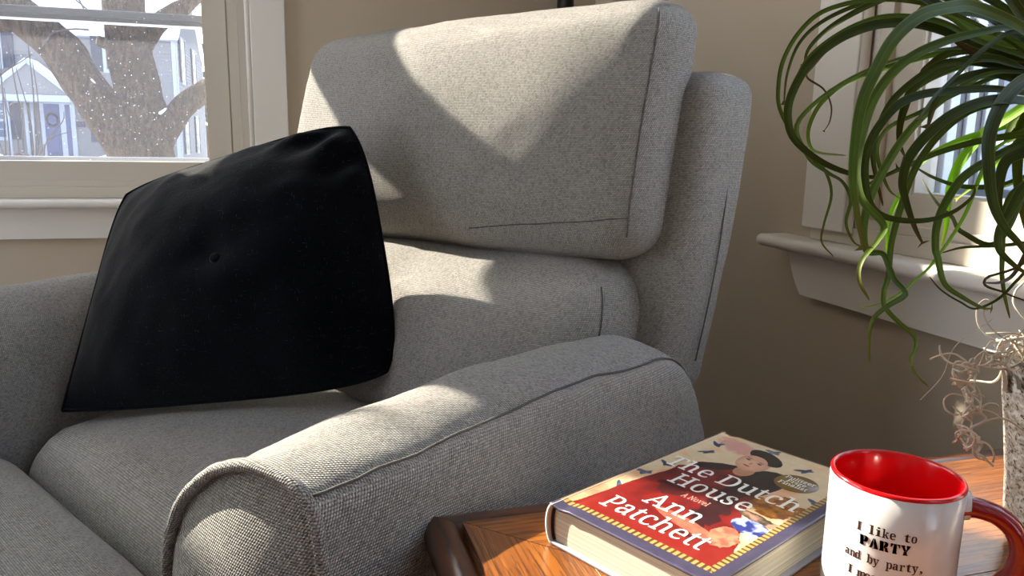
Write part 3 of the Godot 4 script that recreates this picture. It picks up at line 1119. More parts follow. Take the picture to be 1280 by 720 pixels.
func cover_print() -> ImageTexture:
	# a plain painted figure in a red coat on a flowered ground; x across the cover, y down it, both from 0 to 1
	var n := FastNoiseLite.new()
	n.seed = 3
	n.frequency = 0.01
	n.fractal_octaves = 3
	var w := 384
	var h := 608
	var birds := [[0.10, 0.135, 0.5], [0.13, 0.235, -0.3], [0.08, 0.44, 0.2], [0.09, 0.715, 0.6], [0.66, 0.115, -0.4], [0.40, 0.045, 0.1], [0.90, 0.33, 0.3], [0.06, 0.56, -0.2]]
	return picture(w, h, func(px, py):
		var x: float = px / float(w)
		var y: float = py / float(h)
		var nz := n.get_noise_2d(px, py)
		var nz2 := n.get_noise_2d(px * 3.0 + 400.0, py * 3.0)
		# frame: dark violet on the bottom and the right, a patterned gold band inside it
		if y > 0.955 or x > 0.94:
			return Color(0.27, 0.25, 0.34) + Color(1, 1, 1) * nz2 * 0.02
		if x < 0.012 or y < 0.010: return Color(0.22, 0.20, 0.24)
		if x < 0.020 or y < 0.015: return Color(0.70, 0.58, 0.36)
		if y > 0.928 or x > 0.905:
			var z := sin(x * 190.0) if y > 0.928 and y - 0.928 > (x - 0.905) * 0.8 else sin(y * 290.0)
			return Color(0.74, 0.60, 0.34) if z > -0.2 else Color(0.36, 0.26, 0.16)
		var c := Color(0.86, 0.77, 0.62).lerp(Color(0.90, 0.66, 0.48), clampf(nz * 1.6 + (y - 0.35) * 0.9, 0, 0.85))
		c = c.lerp(Color(0.80, 0.55, 0.52), clampf(1.4 - blob(x, y, 0.22, 0.10, 0.17, 0.05, 0.3) + nz2, 0, 0.8))
		c = c.lerp(Color(0.84, 0.50, 0.40), clampf(1.0 - blob(x, y, 0.10, 0.80, 0.12, 0.06) + nz2, 0, 0.7))
		for b in birds:
			var body := blob(x, y, b[0], b[1], 0.050, 0.011, b[2])
			var wing := blob(x, y, b[0] + 0.015, b[1] - 0.004, 0.014, 0.030, b[2] + 0.7)
			if minf(body, wing) < 1.0: c = Color(0.16, 0.21, 0.32).lerp(Color(0.36, 0.44, 0.54), clampf(nz2 + 0.4, 0, 1))
		# coat
		var sh := 0.30 + 0.05 * sin(x * 7.0) + nz * 0.03
		var left_edge := 0.16 - 0.10 * smoothstep(0.30, 0.95, y) + nz * 0.02
		var right_edge := 0.66 + 0.30 * smoothstep(0.42, 0.95, y) + nz * 0.02
		if y > sh and x > left_edge + maxf(0.0, 0.42 - y) * 1.2 and x < right_edge:
			var red := Color(0.50, 0.11, 0.09).lerp(Color(0.36, 0.065, 0.06), clampf(nz * 1.6 + 0.35, 0, 1))
			red = red.lerp(Color(0.56, 0.14, 0.11), smoothstep(0.62, 0.95, y) * 0.8)
			if blob(x, y, 0.30, 0.60, 0.10, 0.05, 0.4) < 1.0 + nz2: red = red.lerp(Color(0.16, 0.05, 0.06), 0.6)
			if blob(x, y, 0.60, 0.62, 0.07, 0.22, -0.3) < 1.0 + nz2: red = red.lerp(Color(0.14, 0.07, 0.09), 0.75)
			c = red
		# dark hair falling on the shoulder, neck, face, cap of hair
		if blob(x, y, 0.58, 0.33, 0.11, 0.14, 0.2) < 1.0 + nz * 0.4: c = Color(0.13, 0.09, 0.09)
		if blob(x, y, 0.30, 0.32, 0.13, 0.035, -0.4) < 1.0 + nz * 0.4: c = Color(0.14, 0.07, 0.07)
		if blob(x, y, 0.44, 0.285, 0.055, 0.05) < 1.0: c = Color(0.72, 0.52, 0.40)
		var face := blob(x, y, 0.415, 0.195, 0.100, 0.082, 0.25)
		if face < 1.0:
			c = Color(0.86, 0.68, 0.56).lerp(Color(0.74, 0.52, 0.42), clampf(face * 0.8 + nz * 0.5, 0, 1))
			for s in [-1.0, 1.0]:
				if blob(x, y, 0.405 + s * 0.042, 0.182 + s * 0.006, 0.016, 0.006, 0.2) < 1.0: c = Color(0.25, 0.20, 0.20)
				if blob(x, y, 0.405 + s * 0.042, 0.168 + s * 0.006, 0.022, 0.003, 0.2) < 1.0: c = Color(0.45, 0.30, 0.25)
			if blob(x, y, 0.408, 0.206, 0.008, 0.012) < 1.0: c = Color(0.72, 0.50, 0.42)
			if blob(x, y, 0.402, 0.232, 0.024, 0.006, 0.15) < 1.0: c = Color(0.62, 0.25, 0.22)
		if blob(x, y, 0.425, 0.118, 0.125, 0.050, 0.28) < 1.0 and not (blob(x, y, 0.40, 0.20, 0.098, 0.075, 0.25) < 1.0): c = Color(0.12, 0.10, 0.10)
		# forearm and hands, flowers, a blue and white dish
		if blob(x, y, 0.60, 0.775, 0.22, 0.030, 0.12) < 1.0 + nz * 0.4: c = Color(0.76, 0.46, 0.36).lerp(Color(0.62, 0.32, 0.25), clampf(nz2 + 0.4, 0, 1))
		if blob(x, y, 0.79, 0.755, 0.085, 0.060, 0.5) < 1.0 + nz2 * 0.5: c = Color(0.80, 0.54, 0.42).lerp(Color(0.62, 0.34, 0.27), clampf(nz2 * 1.5 + 0.4, 0, 1))
		if blob(x, y, 0.79, 0.455, 0.12, 0.085) < 1.0 + nz2 * 0.9: c = Color(0.72, 0.47, 0.14).lerp(Color(0.48, 0.26, 0.09), clampf(nz2 * 2.0 + 0.4, 0, 1))
		if blob(x, y, 0.80, 0.575, 0.12, 0.028, 0.1) < 1.0 + nz2 * 0.6: c = Color(0.25, 0.22, 0.17).lerp(Color(0.66, 0.50, 0.42), clampf(nz2 * 2.0 + 0.5, 0, 1))
		if blob(x, y, 0.83, 0.645, 0.11, 0.048, 0.1) < 1.0: c = Color(0.62, 0.66, 0.80).lerp(Color(0.16, 0.20, 0.46), clampf(nz2 * 3.0 + 0.5, 0, 1))
		return c + Color(1, 1, 1) * nz2 * 0.03)

func book() -> void:
	var turn := deg_to_rad(-63.0 - 1.6)
	var bs := Basis(Vector3.UP, turn)
	# origin at the spine's near bottom corner; x runs across the cover, -z up it
	var b := thing("book", "thick hardback novel with a red, cream and violet pictorial jacket lying on the oak table", "book", Vector3(0.187, 0.580, -0.521), turn)
	var W := BOOK_W
	var L := BOOK_L
	var T := BOOK_T
	var cover := MB.new()
	# jacketed boards bow a little towards the spine hinge
	var bd := func(p: Vector3, q: Vector3) -> Vector3:
		p.y -= 0.0016 * exp(-pow((p.x + W / 2 - 0.012) / 0.005, 2.0))
		return p
	cover = rounded(Vector3(W, 0.0028, L), 0.0012, 2, 30, 0, bd)
	for i in cover.uv.size(): cover.uv[i] = Vector2(cover.v[i].x / W + 0.5, cover.v[i].z / L + 0.5)
	var cm := mat("jacket_print", Color.WHITE, 0.30, 0.5)
	cm.albedo_texture = cover_print()
	cm.clearcoat_enabled = true
	cm.clearcoat = 0.4
	cm.clearcoat_roughness = 0.25
	var front := part("front_cover", cover.mesh(), cm, b, Vector3(W / 2, T - 0.0014, -L / 2))
	part("back_cover", rbox(Vector3(W, 0.0026, L), 0.0012), M.board_grey, b, Vector3(W / 2, 0.0013, -L / 2))
	# pages: a block with a hollow fore edge, its layers drawn as fine lines
	var pages := MB.new()
	var rows := []
	for k in 13:
		var y := 0.0027 + (T - 0.0056) * k / 12.0
		var bow := 0.0030 * (1.0 - pow(k / 6.0 - 1.0, 2.0))
		rows.append(PackedVector3Array([Vector3(0.003, y, -0.004), Vector3(W - 0.005 - bow, y, -0.004), Vector3(W - 0.005 - bow, y, -L + 0.004), Vector3(0.003, y, -L + 0.004)]))
	pages.group = -1
	pages.grid(rows, true, 1.0, T - 0.0056)
	pages.fan(rows[0], true)
	pages.fan(rows[12], false)
	part("page_block", pages.mesh(), M.page_paper, b)
	# a jacket flap folded in, a little proud of the pages, and the spine with its round back
	var spine := MB.new()
	rows = []
	for k in 15:
		var a := PI / 2 + PI * k / 14.0
		var rx := 0.0075
		var row := PackedVector3Array()
		for z in 9:
			row.append(Vector3(0.004 + cos(a) * rx, T / 2 + sin(a) * (T / 2), -L * z / 8.0))
		rows.append(row)
	var inner := []
	for k in 15:
		var a := PI / 2 + PI * k / 14.0
		var row := PackedVector3Array()
		for z in 9:
			row.append(Vector3(0.0045 + cos(a) * 0.0060, T / 2 + sin(a) * (T / 2 - 0.0016), -L * z / 8.0))
		inner.append(row)
	inner.reverse()
	spine.grid(rows + inner + [rows[0]])
	for z in [0, 8]:
		for k in 14:
			var r0: PackedVector3Array = rows[k]
			var r1: PackedVector3Array = rows[k + 1]
			var i0: PackedVector3Array = inner[14 - k]
			var i1: PackedVector3Array = inner[13 - k]
			if z == 0: spine.quad(r0[z], r1[z], i1[z], i0[z])
			else: spine.quad(r0[z], i0[z], i1[z], r1[z])
	part("spine", spine.mesh(), M.jacket_pale, b)
	for z in [-0.003, -L + 0.003]:
		var band := PackedVector3Array()
		for k in 11:
			var a := PI / 2 + PI * (k + 1) / 12.0
			band.append(Vector3(0.0050 + cos(a) * 0.0035, T / 2 + sin(a) * (T / 2 - 0.003), z))
		part("head_band", tube(band, 0.0012, 6).mesh(), M.head_band, b)
	# title, author and award seal printed on the front
	var prints := [["The Dutch", 0.0095, 0.1315, 0.1300], ["House", 0.0345, 0.1065, 0.1020], ["Ann", 0.0445, 0.0930, 0.0570], ["Patchett", 0.0260, 0.1175, 0.0275]]
	for p in prints:
		var t := letters(p[0], "Droid Serif", 400, 0.0215, 0.00025)
		place_text(t, p[1], p[2], p[3], 0.0215)
		part("title_lettering" if p[3] > 0.09 else "author_lettering", t.mesh(false), M.print_white, front, Vector3(-W / 2, 0.0016, L / 2))
	var nv := letters("A Novel", "Droid Serif", 400, 0.0070, 0.0002)
	place_text(nv, 0.0590, 0.0830, 0.0875, 0.007)
	part("subtitle_lettering", nv.mesh(false), M.print_pink, front, Vector3(-W / 2, 0.0016, L / 2))
	var seal := part("award_seal", lathe(PackedVector2Array([Vector2(0.0001, 0.00022), Vector2(0.0172, 0.00022), Vector2(0.0174, 0.0), Vector2(0.0001, 0.0)]), 40).mesh(), M.seal_gold, front, Vector3(-W / 2 + 0.1075, 0.0015, L / 2 - 0.1795))
	var lines := ["Pulitzer", "Prize", "Finalist"]
	for k in 3:
		var t := letters(lines[k], "Droid Serif", 400, 0.0056, 0.0002)
		var e := extent(t)
		var wd := (e.y - e.x) * 0.9
		place_text(t, -wd / 2, wd / 2, 0.0046 - 0.0066 * k, 0.0056)
		part("seal_lettering", t.mesh(false), M.print_white, seal, Vector3(0, 0.00035, 0))

# Lays lettering flat, facing up: fitted between x0 and x1 with its baseline `above` the near edge.
func place_text(t: MB, x0: float, x1: float, above: float, height: float) -> void:
	var e := extent(t)
	var k := (x1 - x0) / (e.y - e.x)
	var base := 1e9
	var tall := -1e9
	for p in t.v:
		base = minf(base, p.y)
		tall = maxf(tall, p.y)
	for i in t.v.size():
		var p := t.v[i]
		t.v[i] = Vector3(x0 + (p.x - e.x) * k, p.z, -(above + p.y - base))
		var q := t.nn[i]
		t.nn[i] = Vector3(q.x, q.z, -q.y)

# ------------------------------------------------------------------ mug
const MUG_R := 0.041

func wrap_round(t: MB, turn: float, y: float) -> void:
	for i in t.v.size():
		var p := t.v[i]
		var a := p.x / MUG_R
		var r := MUG_R + 0.00012 + maxf(p.z, 0.0)
		# x runs to the reader's right as seen from outside
		t.v[i] = Vector3(sin(turn + a) * r, y + p.y, cos(turn + a) * r)
		var q := t.nn[i]
		t.nn[i] = Vector3(sin(turn + a), 0, cos(turn + a)) * q.z + Vector3(cos(turn + a), 0, -sin(turn + a)) * q.x + Vector3(0, q.y, 0)

func mug() -> void:
	var at := Vector3(0.384, 0.580, -0.387)
	var m := thing("mug", "white ceramic mug with a red inside, red handle and printed joke beside the book", "mug", at)
	var R := MUG_R
	var H := 0.095
	part("body", lathe(PackedVector2Array([Vector2(0.0001, 0.002), Vector2(0.030, 0.002), Vector2(0.033, 0.0), Vector2(0.0365, 0.0), Vector2(0.0395, 0.002), Vector2(0.0407, 0.0055), Vector2(R, 0.011), Vector2(R, 0.03), Vector2(R, 0.06), Vector2(R, 0.0928), Vector2(R - 0.0012, 0.0930), Vector2(R - 0.0025, 0.080), Vector2(R - 0.003, 0.012), Vector2(0.028, 0.006), Vector2(0.0001, 0.0055)]), 80).mesh(), M.white_glaze, m)
	var ins := PackedVector2Array([Vector2(R + 0.00005, H - 0.0026), Vector2(R + 0.0001, H - 0.0014), Vector2(R - 0.0005, H - 0.0004), Vector2(R - 0.0015, H), Vector2(R - 0.0026, H - 0.0005), Vector2(R - 0.0033, H - 0.002), Vector2(R - 0.0037, 0.05), Vector2(R - 0.0038, 0.016), Vector2(R - 0.007, 0.0095), Vector2(0.024, 0.0072), Vector2(0.0001, 0.007)])
	part("red_lining", lathe(ins, 80).mesh(false), M.red_glaze, m)
	# handle: an ear swept from near the rim to near the foot
	var dir := Vector3(cos(deg_to_rad(42.0)), 0, sin(deg_to_rad(42.0)))
	var path := PackedVector3Array()
	for p in [Vector2(0.0385, 0.080), Vector2(0.048, 0.0805), Vector2(0.060, 0.0775), Vector2(0.0695, 0.069), Vector2(0.0735, 0.056), Vector2(0.0715, 0.042), Vector2(0.064, 0.0295), Vector2(0.053, 0.0215), Vector2(0.0385, 0.0175)]:
		path.append(dir * p.x + Vector3(0, p.y, 0))
	var sm := catmull(path, 6)
	var rows := []
	var acr := Vector3(-dir.z, 0, dir.x)
	for i in sm.size():
		var t := (sm[mini(i + 1, sm.size() - 1)] - sm[maxi(i - 1, 0)]).normalized()
		var nrm := t.cross(acr).normalized()
		var row := PackedVector3Array()
		var fl := 1.0 + 0.25 * pow(absf(i / float(sm.size() - 1) * 2.0 - 1.0), 8.0)
		for k in 20:
			var a := TAU * k / 20
			row.append(sm[i] + (acr * cos(a) * 0.0085 + nrm * sin(a) * 0.0062) * fl)
		rows.append(row)
	var hm := MB.new()
	hm.grid(rows, true)
	hm.fan(rows[0], true)
	hm.fan(rows[rows.size() - 1], false)
	part("handle", hm.mesh(), M.dark_red_glaze, m)
	# white shoulders where the handle meets the body
	for e in [[0.081, 0.0415], [0.0175, 0.0415]]:
		var col := tube(PackedVector3Array([dir * 0.0385 + Vector3(0, e[0], 0), dir * 0.0435 + Vector3(0, e[0] + 0.0001, 0)]), func(t: float) -> float: return 0.0105 - 0.0015 * t, 20)
		part("handle_joint", col.mesh(), M.white_glaze, m)
	# the printed words; spaced like a typewriter's
	var to_reader := atan2(-at.x, -at.z) + deg_to_rad(-3.5)
	var print_lines := [["I like to", 0.0688, 0.00405, 0.0058], ["and by party,", 0.0490, 0.00375, 0.0056], ["I mean read", 0.0374, 0.00385, 0.0057], ["books.", 0.0262, 0.00395, 0.0057]]
	for l in print_lines:
		var text: String = l[0]
		var whole := MB.new()
		for k in text.length():
			if text[k] == " ": continue
			var g := letters(text[k], "Droid Serif", 700, l[3], 0.0002)
			var e := extent(g)
			var x: float = (k - (text.length() - 1) / 2.0) * l[2]
			var wide: float = 0.82 * l[2] / maxf(e.y - e.x, 0.0001)
			wide = clampf(wide, 0.8, 1.35)
			for i in g.v.size(): g.v[i].x = x + (g.v[i].x - (e.x + e.y) / 2.0) * wide
			wrap_round(g, to_reader, l[1])
			whole.v.append_array(g.v)
			whole.uv.append_array(g.uv)
			whole.nn.append_array(g.nn)
			whole.sg.append_array(g.sg)
		part("lettering", whole.mesh(false), M.mug_ink, m)
	var party := MB.new()
	var x := -0.0148
	for ch in "PARTY":
		for poly in stencil(ch):
			var pts := PackedVector2Array()
			for p in poly: pts.append(Vector2(x + p.x * 0.0054, p.y * 0.0066))
			add_slab(party, pts, 0.0, 0.0002)
		x += 0.0060
	for i in party.v.size(): party.nn.append(Vector3(0, 0, 1))
	wrap_round(party, to_reader, 0.0572)
	part("lettering", party.mesh(false), M.mug_ink, m)

# Heavy stencil capitals in a unit cell, as separate pieces.
func stencil(ch: String) -> Array:
	var o := []
	var box := func(x0: float, y0: float, x1: float, y1: float) -> PackedVector2Array:
		return PackedVector2Array([Vector2(x0, y0), Vector2(x1, y0), Vector2(x1, y1), Vector2(x0, y1)])
	var stem := func(x0: float) -> PackedVector2Array:
		return PackedVector2Array([Vector2(x0 - 0.08, 0), Vector2(x0 + 0.40, 0), Vector2(x0 + 0.40, 0.10), Vector2(x0 + 0.32, 0.13), Vector2(x0 + 0.32, 1.0), Vector2(x0 - 0.08, 1.0), Vector2(x0 - 0.08, 0.90), Vector2(x0, 0.87), Vector2(x0, 0.13), Vector2(x0 - 0.08, 0.10)])
	var bowl := func(x0: float, ya: float, yb: float, w: float) -> PackedVector2Array:
		var p := PackedVector2Array([Vector2(x0, ya), Vector2(x0, ya + 0.11), Vector2(x0 + w * 0.30, ya + 0.15)])
		p.append(Vector2(x0 + w * 0.36, (ya + yb) / 2))
		p.append(Vector2(x0 + w * 0.30, yb - 0.13))
		p.append(Vector2(x0, yb - 0.09))
		p.append(Vector2(x0, yb))
		for k in 9:
			var a := PI / 2 - PI * k / 8.0
			p.append(Vector2(x0 + w * 0.45 + cos(a) * w * 0.55, (ya + yb) / 2 + sin(a) * (yb - ya) / 2))
		return p
	match ch:
		"P":
			o.append(stem.call(0.08))
			o.append(bowl.call(0.47, 0.40, 1.0, 0.48))
		"A":
			o.append(PackedVector2Array([Vector2(0.0, 0), Vector2(0.28, 0), Vector2(0.28, 0.09), Vector2(0.22, 0.12), Vector2(0.27, 0.28), Vector2(0.44, 0.28), Vector2(0.44, 0.38), Vector2(0.31, 0.38), Vector2(0.44, 0.78), Vector2(0.44, 1.0), Vector2(0.38, 1.0), Vector2(0.09, 0.12), Vector2(0.0, 0.09)]))
			o.append(PackedVector2Array([Vector2(0.50, 1.0), Vector2(0.64, 1.0), Vector2(0.93, 0.12), Vector2(1.0, 0.09), Vector2(1.0, 0), Vector2(0.52, 0), Vector2(0.52, 0.09), Vector2(0.60, 0.12), Vector2(0.50, 0.50)]))
		"R":
			o.append(stem.call(0.08))
			o.append(bowl.call(0.47, 0.48, 1.0, 0.44))
			o.append(PackedVector2Array([Vector2(0.47, 0.44), Vector2(0.60, 0.44), Vector2(0.86, 0.42), Vector2(0.90, 0.13), Vector2(1.0, 0.10), Vector2(1.0, 0.0), Vector2(0.66, 0.0), Vector2(0.58, 0.32), Vector2(0.47, 0.36)]))
		"T":
			o.append(PackedVector2Array([Vector2(0.30, 0), Vector2(0.76, 0), Vector2(0.76, 0.10), Vector2(0.69, 0.13), Vector2(0.69, 0.86), Vector2(0.66, 1.0), Vector2(0.40, 1.0), Vector2(0.37, 0.86), Vector2(0.37, 0.13), Vector2(0.30, 0.10)]))
			o.append(PackedVector2Array([Vector2(0.04, 1.0), Vector2(0.34, 1.0), Vector2(0.31, 0.90), Vector2(0.18, 0.86), Vector2(0.12, 0.64), Vector2(0.03, 0.64)]))
			o.append(PackedVector2Array([Vector2(0.72, 1.0), Vector2(1.02, 1.0), Vector2(1.03, 0.64), Vector2(0.94, 0.64), Vector2(0.88, 0.86), Vector2(0.75, 0.90)]))
		"Y":
			o.append(PackedVector2Array([Vector2(0.0, 1.0), Vector2(0.44, 1.0), Vector2(0.44, 0.91), Vector2(0.39, 0.88), Vector2(0.56, 0.50), Vector2(0.50, 0.40), Vector2(0.36, 0.40), Vector2(0.09, 0.88), Vector2(0.0, 0.91)]))
			o.append(PackedVector2Array([Vector2(0.60, 1.0), Vector2(1.0, 1.0), Vector2(1.0, 0.91), Vector2(0.92, 0.88), Vector2(0.68, 0.42), Vector2(0.54, 0.40), Vector2(0.76, 0.88), Vector2(0.60, 0.91)]))
			o.append(PackedVector2Array([Vector2(0.28, 0), Vector2(0.76, 0), Vector2(0.76, 0.10), Vector2(0.68, 0.13), Vector2(0.68, 0.36), Vector2(0.36, 0.36), Vector2(0.36, 0.13), Vector2(0.28, 0.10)]))
	return o

# ------------------------------------------------------------------ floor lamp in the corner
func floor_lamp() -> void:
	var l := thing("floor_lamp", "black floor lamp whose pole stands in the corner behind the grey recliner", "floor lamp", Vector3(0.726, 0, -2.0))
	part("base", lathe(PackedVector2Array([Vector2(0.0001, 0.0), Vector2(0.130, 0.0), Vector2(0.132, 0.008), Vector2(0.120, 0.018), Vector2(0.04, 0.026), Vector2(0.022, 0.04), Vector2(0.0001, 0.042)]), 48).mesh(), M.lamp_black, l)
	part("pole", tube(PackedVector3Array([Vector3(0, 0.03, 0), Vector3(0, 1.52, 0)]), 0.0225, 24).mesh(), M.lamp_black, l)
	part("lamp_shade", lathe(PackedVector2Array([Vector2(0.155, 1.50), Vector2(0.158, 1.50), Vector2(0.105, 1.78), Vector2(0.102, 1.78)]), 48).mesh(false), M.lamp_shade, l)
	part("shade_spider", tube(PackedVector3Array([Vector3(-0.14, 1.545, 0), Vector3(0.14, 1.545, 0)]), 0.003, 8).mesh(), M.lamp_black, l)

# ------------------------------------------------------------------ plant
func leaf(root: Node3D, m: String, wide: float, face: Vector3, twist: float, pts: Array) -> void:
	var p := catmull(PackedVector3Array(pts), 7)
	var n := p.size()
	var rows := []
	var len := 0.0
	var at := PackedFloat32Array([0.0])
	for i in range(1, n):
		len += p[i].distance_to(p[i - 1])
		at.append(len)
	var side := Vector3.ZERO
	for i in n:
		var t := (p[mini(i + 1, n - 1)] - p[maxi(i - 1, 0)]).normalized()
		var s := t.cross(face)
		s = (side if s.length() < 0.15 else s).normalized()
		if side != Vector3.ZERO:
			if s.dot(side) < 0.0: s = -s
			s = side.lerp(s, 0.35)
			s = (s - t * s.dot(t)).normalized()
		side = s
		var u := at[i] / len
		var turned := s.rotated(t, twist * sin(u * 5.0) * 2.0)
		var w := wide * 0.58 * (0.50 + 0.50 * smoothstep(0.05, 0.45, u)) * pow(1.0 - u, 0.5)
		w = minf(w, wide * 0.5) + 0.0003
		var nrm := turned.cross(t).normalized()
		var row := PackedVector3Array()
		for k in 5:
			var x := k / 2.0 - 1.0
			row.append(p[i] + turned * (x * w) + nrm * (w * 0.32 * (absf(x) - 0.5)))
		rows.append(row)
	var mb := MB.new()
	mb.grid(rows, false, 1.0, 1.0)
	part("leaf", mb.mesh(false), M[m], root)

func curl(start: Vector3, heading: Vector3, length: float, bend: float, step := 0.004) -> PackedVector3Array:
	var p := PackedVector3Array([start])
	var d := heading.normalized()
	var axis := Vector3(rng.randf() - 0.5, rng.randf() - 0.5, rng.randf() - 0.5).normalized()
	for i in int(length / step):
		axis = (axis + Vector3(rng.randf() - 0.5, rng.randf() - 0.5, rng.randf() - 0.5) * 0.40).normalized()
		d = d.rotated(axis, bend * step * rng.randf_range(0.3, 1.6)).normalized()
		p.append(p[-1] + d * step)
	return p

func potted_plant() -> void:
	var base := Vector3(0.581, 0.580, -0.396)
	var pl := thing("potted_plant", "trailing long-leaved plant in a birch bark pot on the oak table by the window", "plant", base)
	# tapered pot wrapped in bark with a ragged upper edge
	var rows := []
	var seg := 72
	var prof := [Vector2(0.049, 0.0), Vector2(0.0525, 0.004), Vector2(0.0565, 0.03), Vector2(0.060, 0.06), Vector2(0.0635, 0.09), Vector2(0.067, 0.12), Vector2(0.0705, 0.150)]
	for i in prof.size():
		var row := PackedVector3Array()
		for k in seg + 1:
			var a := TAU * (k % seg) / seg
			var d := Vector3(cos(a), 0, sin(a))
			var r: float = prof[i].x + wob(d * 0.6 + Vector3(0, prof[i].y * 5.0, 4), 3.0, 0.0025)
			var y: float = prof[i].y
			if i == prof.size() - 1: y += wob(d * 0.8 + Vector3(7, 0, 0), 4.0, 0.009)
			row.append(d * r + Vector3(0, y, 0))
		rows.append(row)
	var m := MB.new()
	m.grid(rows, false, 1.0, 1.0)
	var lip := PackedVector3Array()
	var low := PackedVector3Array()
	for p: Vector3 in rows[rows.size() - 1]:
		lip.append(Vector3(p.x * 0.955, p.y - 0.001, p.z * 0.955))
		low.append(Vector3(p.x * 0.90, 0.118, p.z * 0.90))
	m.grid([rows[rows.size() - 1], lip, low], false, 1.0, 0.2)
	m.fan(rows[0], true)
	var pot := part("pot", m.mesh(false), M.birch_bark, pl)
	# loose curls of bark at the rim and on the side
	rng.seed = 8
	for k in 9:
		var a := deg_to_rad(190.0 + 14.0 * k + rng.randf() * 10.0) if k < 9 else rng.randf() * TAU
		var y := 0.152 - rng.randf() * 0.02 if k < 9 else rng.randf_range(0.03, 0.13)
		var r := 0.055 + y * 0.107
		var strip := []
		var hgt := rng.randf_range(0.008, 0.022)
		var wid := rng.randf_range(0.06, 0.16)
		for j in 5:
			var row := PackedVector3Array()
			for i in 5:
				var aa := a + wid * (i / 4.0 - 0.5)
				var lift := 0.0045 * pow(j / 4.0, 2.0) + 0.001
				row.append(Vector3(cos(aa) * (r + lift), y - hgt * (0.5 - j / 4.0) * (1.0 if k < 9 else -1.0), sin(aa) * (r + lift)))
			strip.append(row)
		var cm := MB.new()
		cm.grid(strip)
		part("bark_flake", cm.mesh(false), M.bark_curl if k % 3 else M.birch_bark, pot)
	# stem: a swollen foot that leans to the crown
	var crown := CROWN
	var stem := catmull(PackedVector3Array([Vector3(0.0, 0.11, 0.0), Vector3(0.002, 0.19, -0.008), Vector3(-0.002, 0.27, -0.025), crown + Vector3(0, -0.03, 0), crown + Vector3(0, 0.02, 0)]), 8)
	part("stem", tube(stem, func(t: float) -> float: return 0.030 * exp(-t * 5.0) + 0.010, 14).mesh(), M.plant_stem, pl)
	# moss: a heap of curled strands in the pot and a tangle that hangs over the rim
	rng.seed = 5
	var mm := MB.new()
	for k in 210:
		var a := rng.randf() * TAU
		var r := 0.062 * sqrt(rng.randf())
		var s := Vector3(cos(a) * r, 0.140 + 0.026 * (1.0 - pow(r / 0.062, 2.0)) * rng.randf() + rng.randf() * 0.012, sin(a) * r)
		var h := Vector3(rng.randf() - 0.5, rng.randf() * 0.55 - 0.1, rng.randf() - 0.5)
		add_tube(mm, curl(s, h, rng.randf_range(0.03, 0.085), 110.0, 0.003), rng.randf_range(0.0006, 0.0011), 4, false)
	var hang := [HANG]
	for q in 3:
		var w := catmull(PackedVector3Array(HANG), 6)
		for i in w.size():
			w[i] += Vector3(rng.randf() - 0.5, rng.randf() - 0.5, rng.randf() - 0.5) * 0.004 + Vector3(sin(i * 0.7 + q * 2.0), cos(i * 0.55 + q), sin(i * 0.4 + q * 3.0)) * 0.0045
		add_tube(mm, catmull(w, 3), 0.0008, 5, false)
		for j in 5:
			var s := w[rng.randi_range(8, w.size() - 4)]
			add_tube(mm, curl(s, Vector3(rng.randf() - 0.5, rng.randf() - 0.4, rng.randf() - 0.5), rng.randf_range(0.02, 0.05), 150.0, 0.0022), 0.0007, 4, false)
	for k in 9:
		var a := PI + rng.randf_range(-0.9, 0.9)
		add_tube(mm, curl(Vector3(cos(a) * 0.062, 0.158, sin(a) * 0.062 - 0.02), Vector3(-1, rng.randf() * 1.2 - 0.3, rng.randf() - 0.5), rng.randf_range(0.03, 0.06), 80.0, 0.003), 0.0006, 4, false)
	add_tube(mm, catmull(PackedVector3Array(THREAD), 8), 0.0003, 4, false)
	tag(part("moss", mm.mesh(false), M.moss_strand, pl), "", "", "", "stuff")
	leaf(pl, "leaf_mid", 0.0036, Vector3(-0.60, 0.22, 0.77), 0.00, [Vector3(-0.032, 0.362, -0.060), Vector3(-0.073, 0.384, -0.060), Vector3(-0.117, 0.409, -0.085), Vector3(-0.154, 0.415, -0.104), Vector3(-0.186, 0.408, -0.118), Vector3(-0.202, 0.393, -0.126), Vector3(-0.212, 0.372, -0.130), Vector3(-0.214, 0.352, -0.131), Vector3(-0.211, 0.335, -0.131), Vector3(-0.200, 0.315, -0.126), Vector3(-0.183, 0.298, -0.120), Vector3(-0.174, 0.285, -0.116), Vector3(-0.171, 0.269, -0.113), Vector3(-0.177, 0.248, -0.111), Vector3(-0.180, 0.234, -0.108), Vector3(-0.172, 0.223, -0.103)])
	leaf(pl, "leaf_dark", 0.0044, Vector3(-0.80, 0.08, 0.60), 0.00, [Vector3(-0.018, 0.376, -0.064), Vector3(-0.060, 0.407, -0.089), Vector3(-0.097, 0.427, -0.124), Vector3(-0.123, 0.423, -0.149), Vector3(-0.147, 0.411, -0.168), Vector3(-0.161, 0.394, -0.181), Vector3(-0.167, 0.369, -0.187), Vector3(-0.167, 0.342, -0.189)])
	leaf(pl, "leaf_dark", 0.0071, Vector3(-0.55, 0.10, 0.83), 0.00, [Vector3(-0.032, 0.379, -0.049), Vector3(-0.063, 0.422, -0.096), Vector3(-0.093, 0.433, -0.121), Vector3(-0.119, 0.423, -0.142), Vector3(-0.134, 0.412, -0.161), Vector3(-0.141, 0.402, -0.178), Vector3(-0.143, 0.390, -0.194), Vector3(-0.136, 0.378, -0.208)])
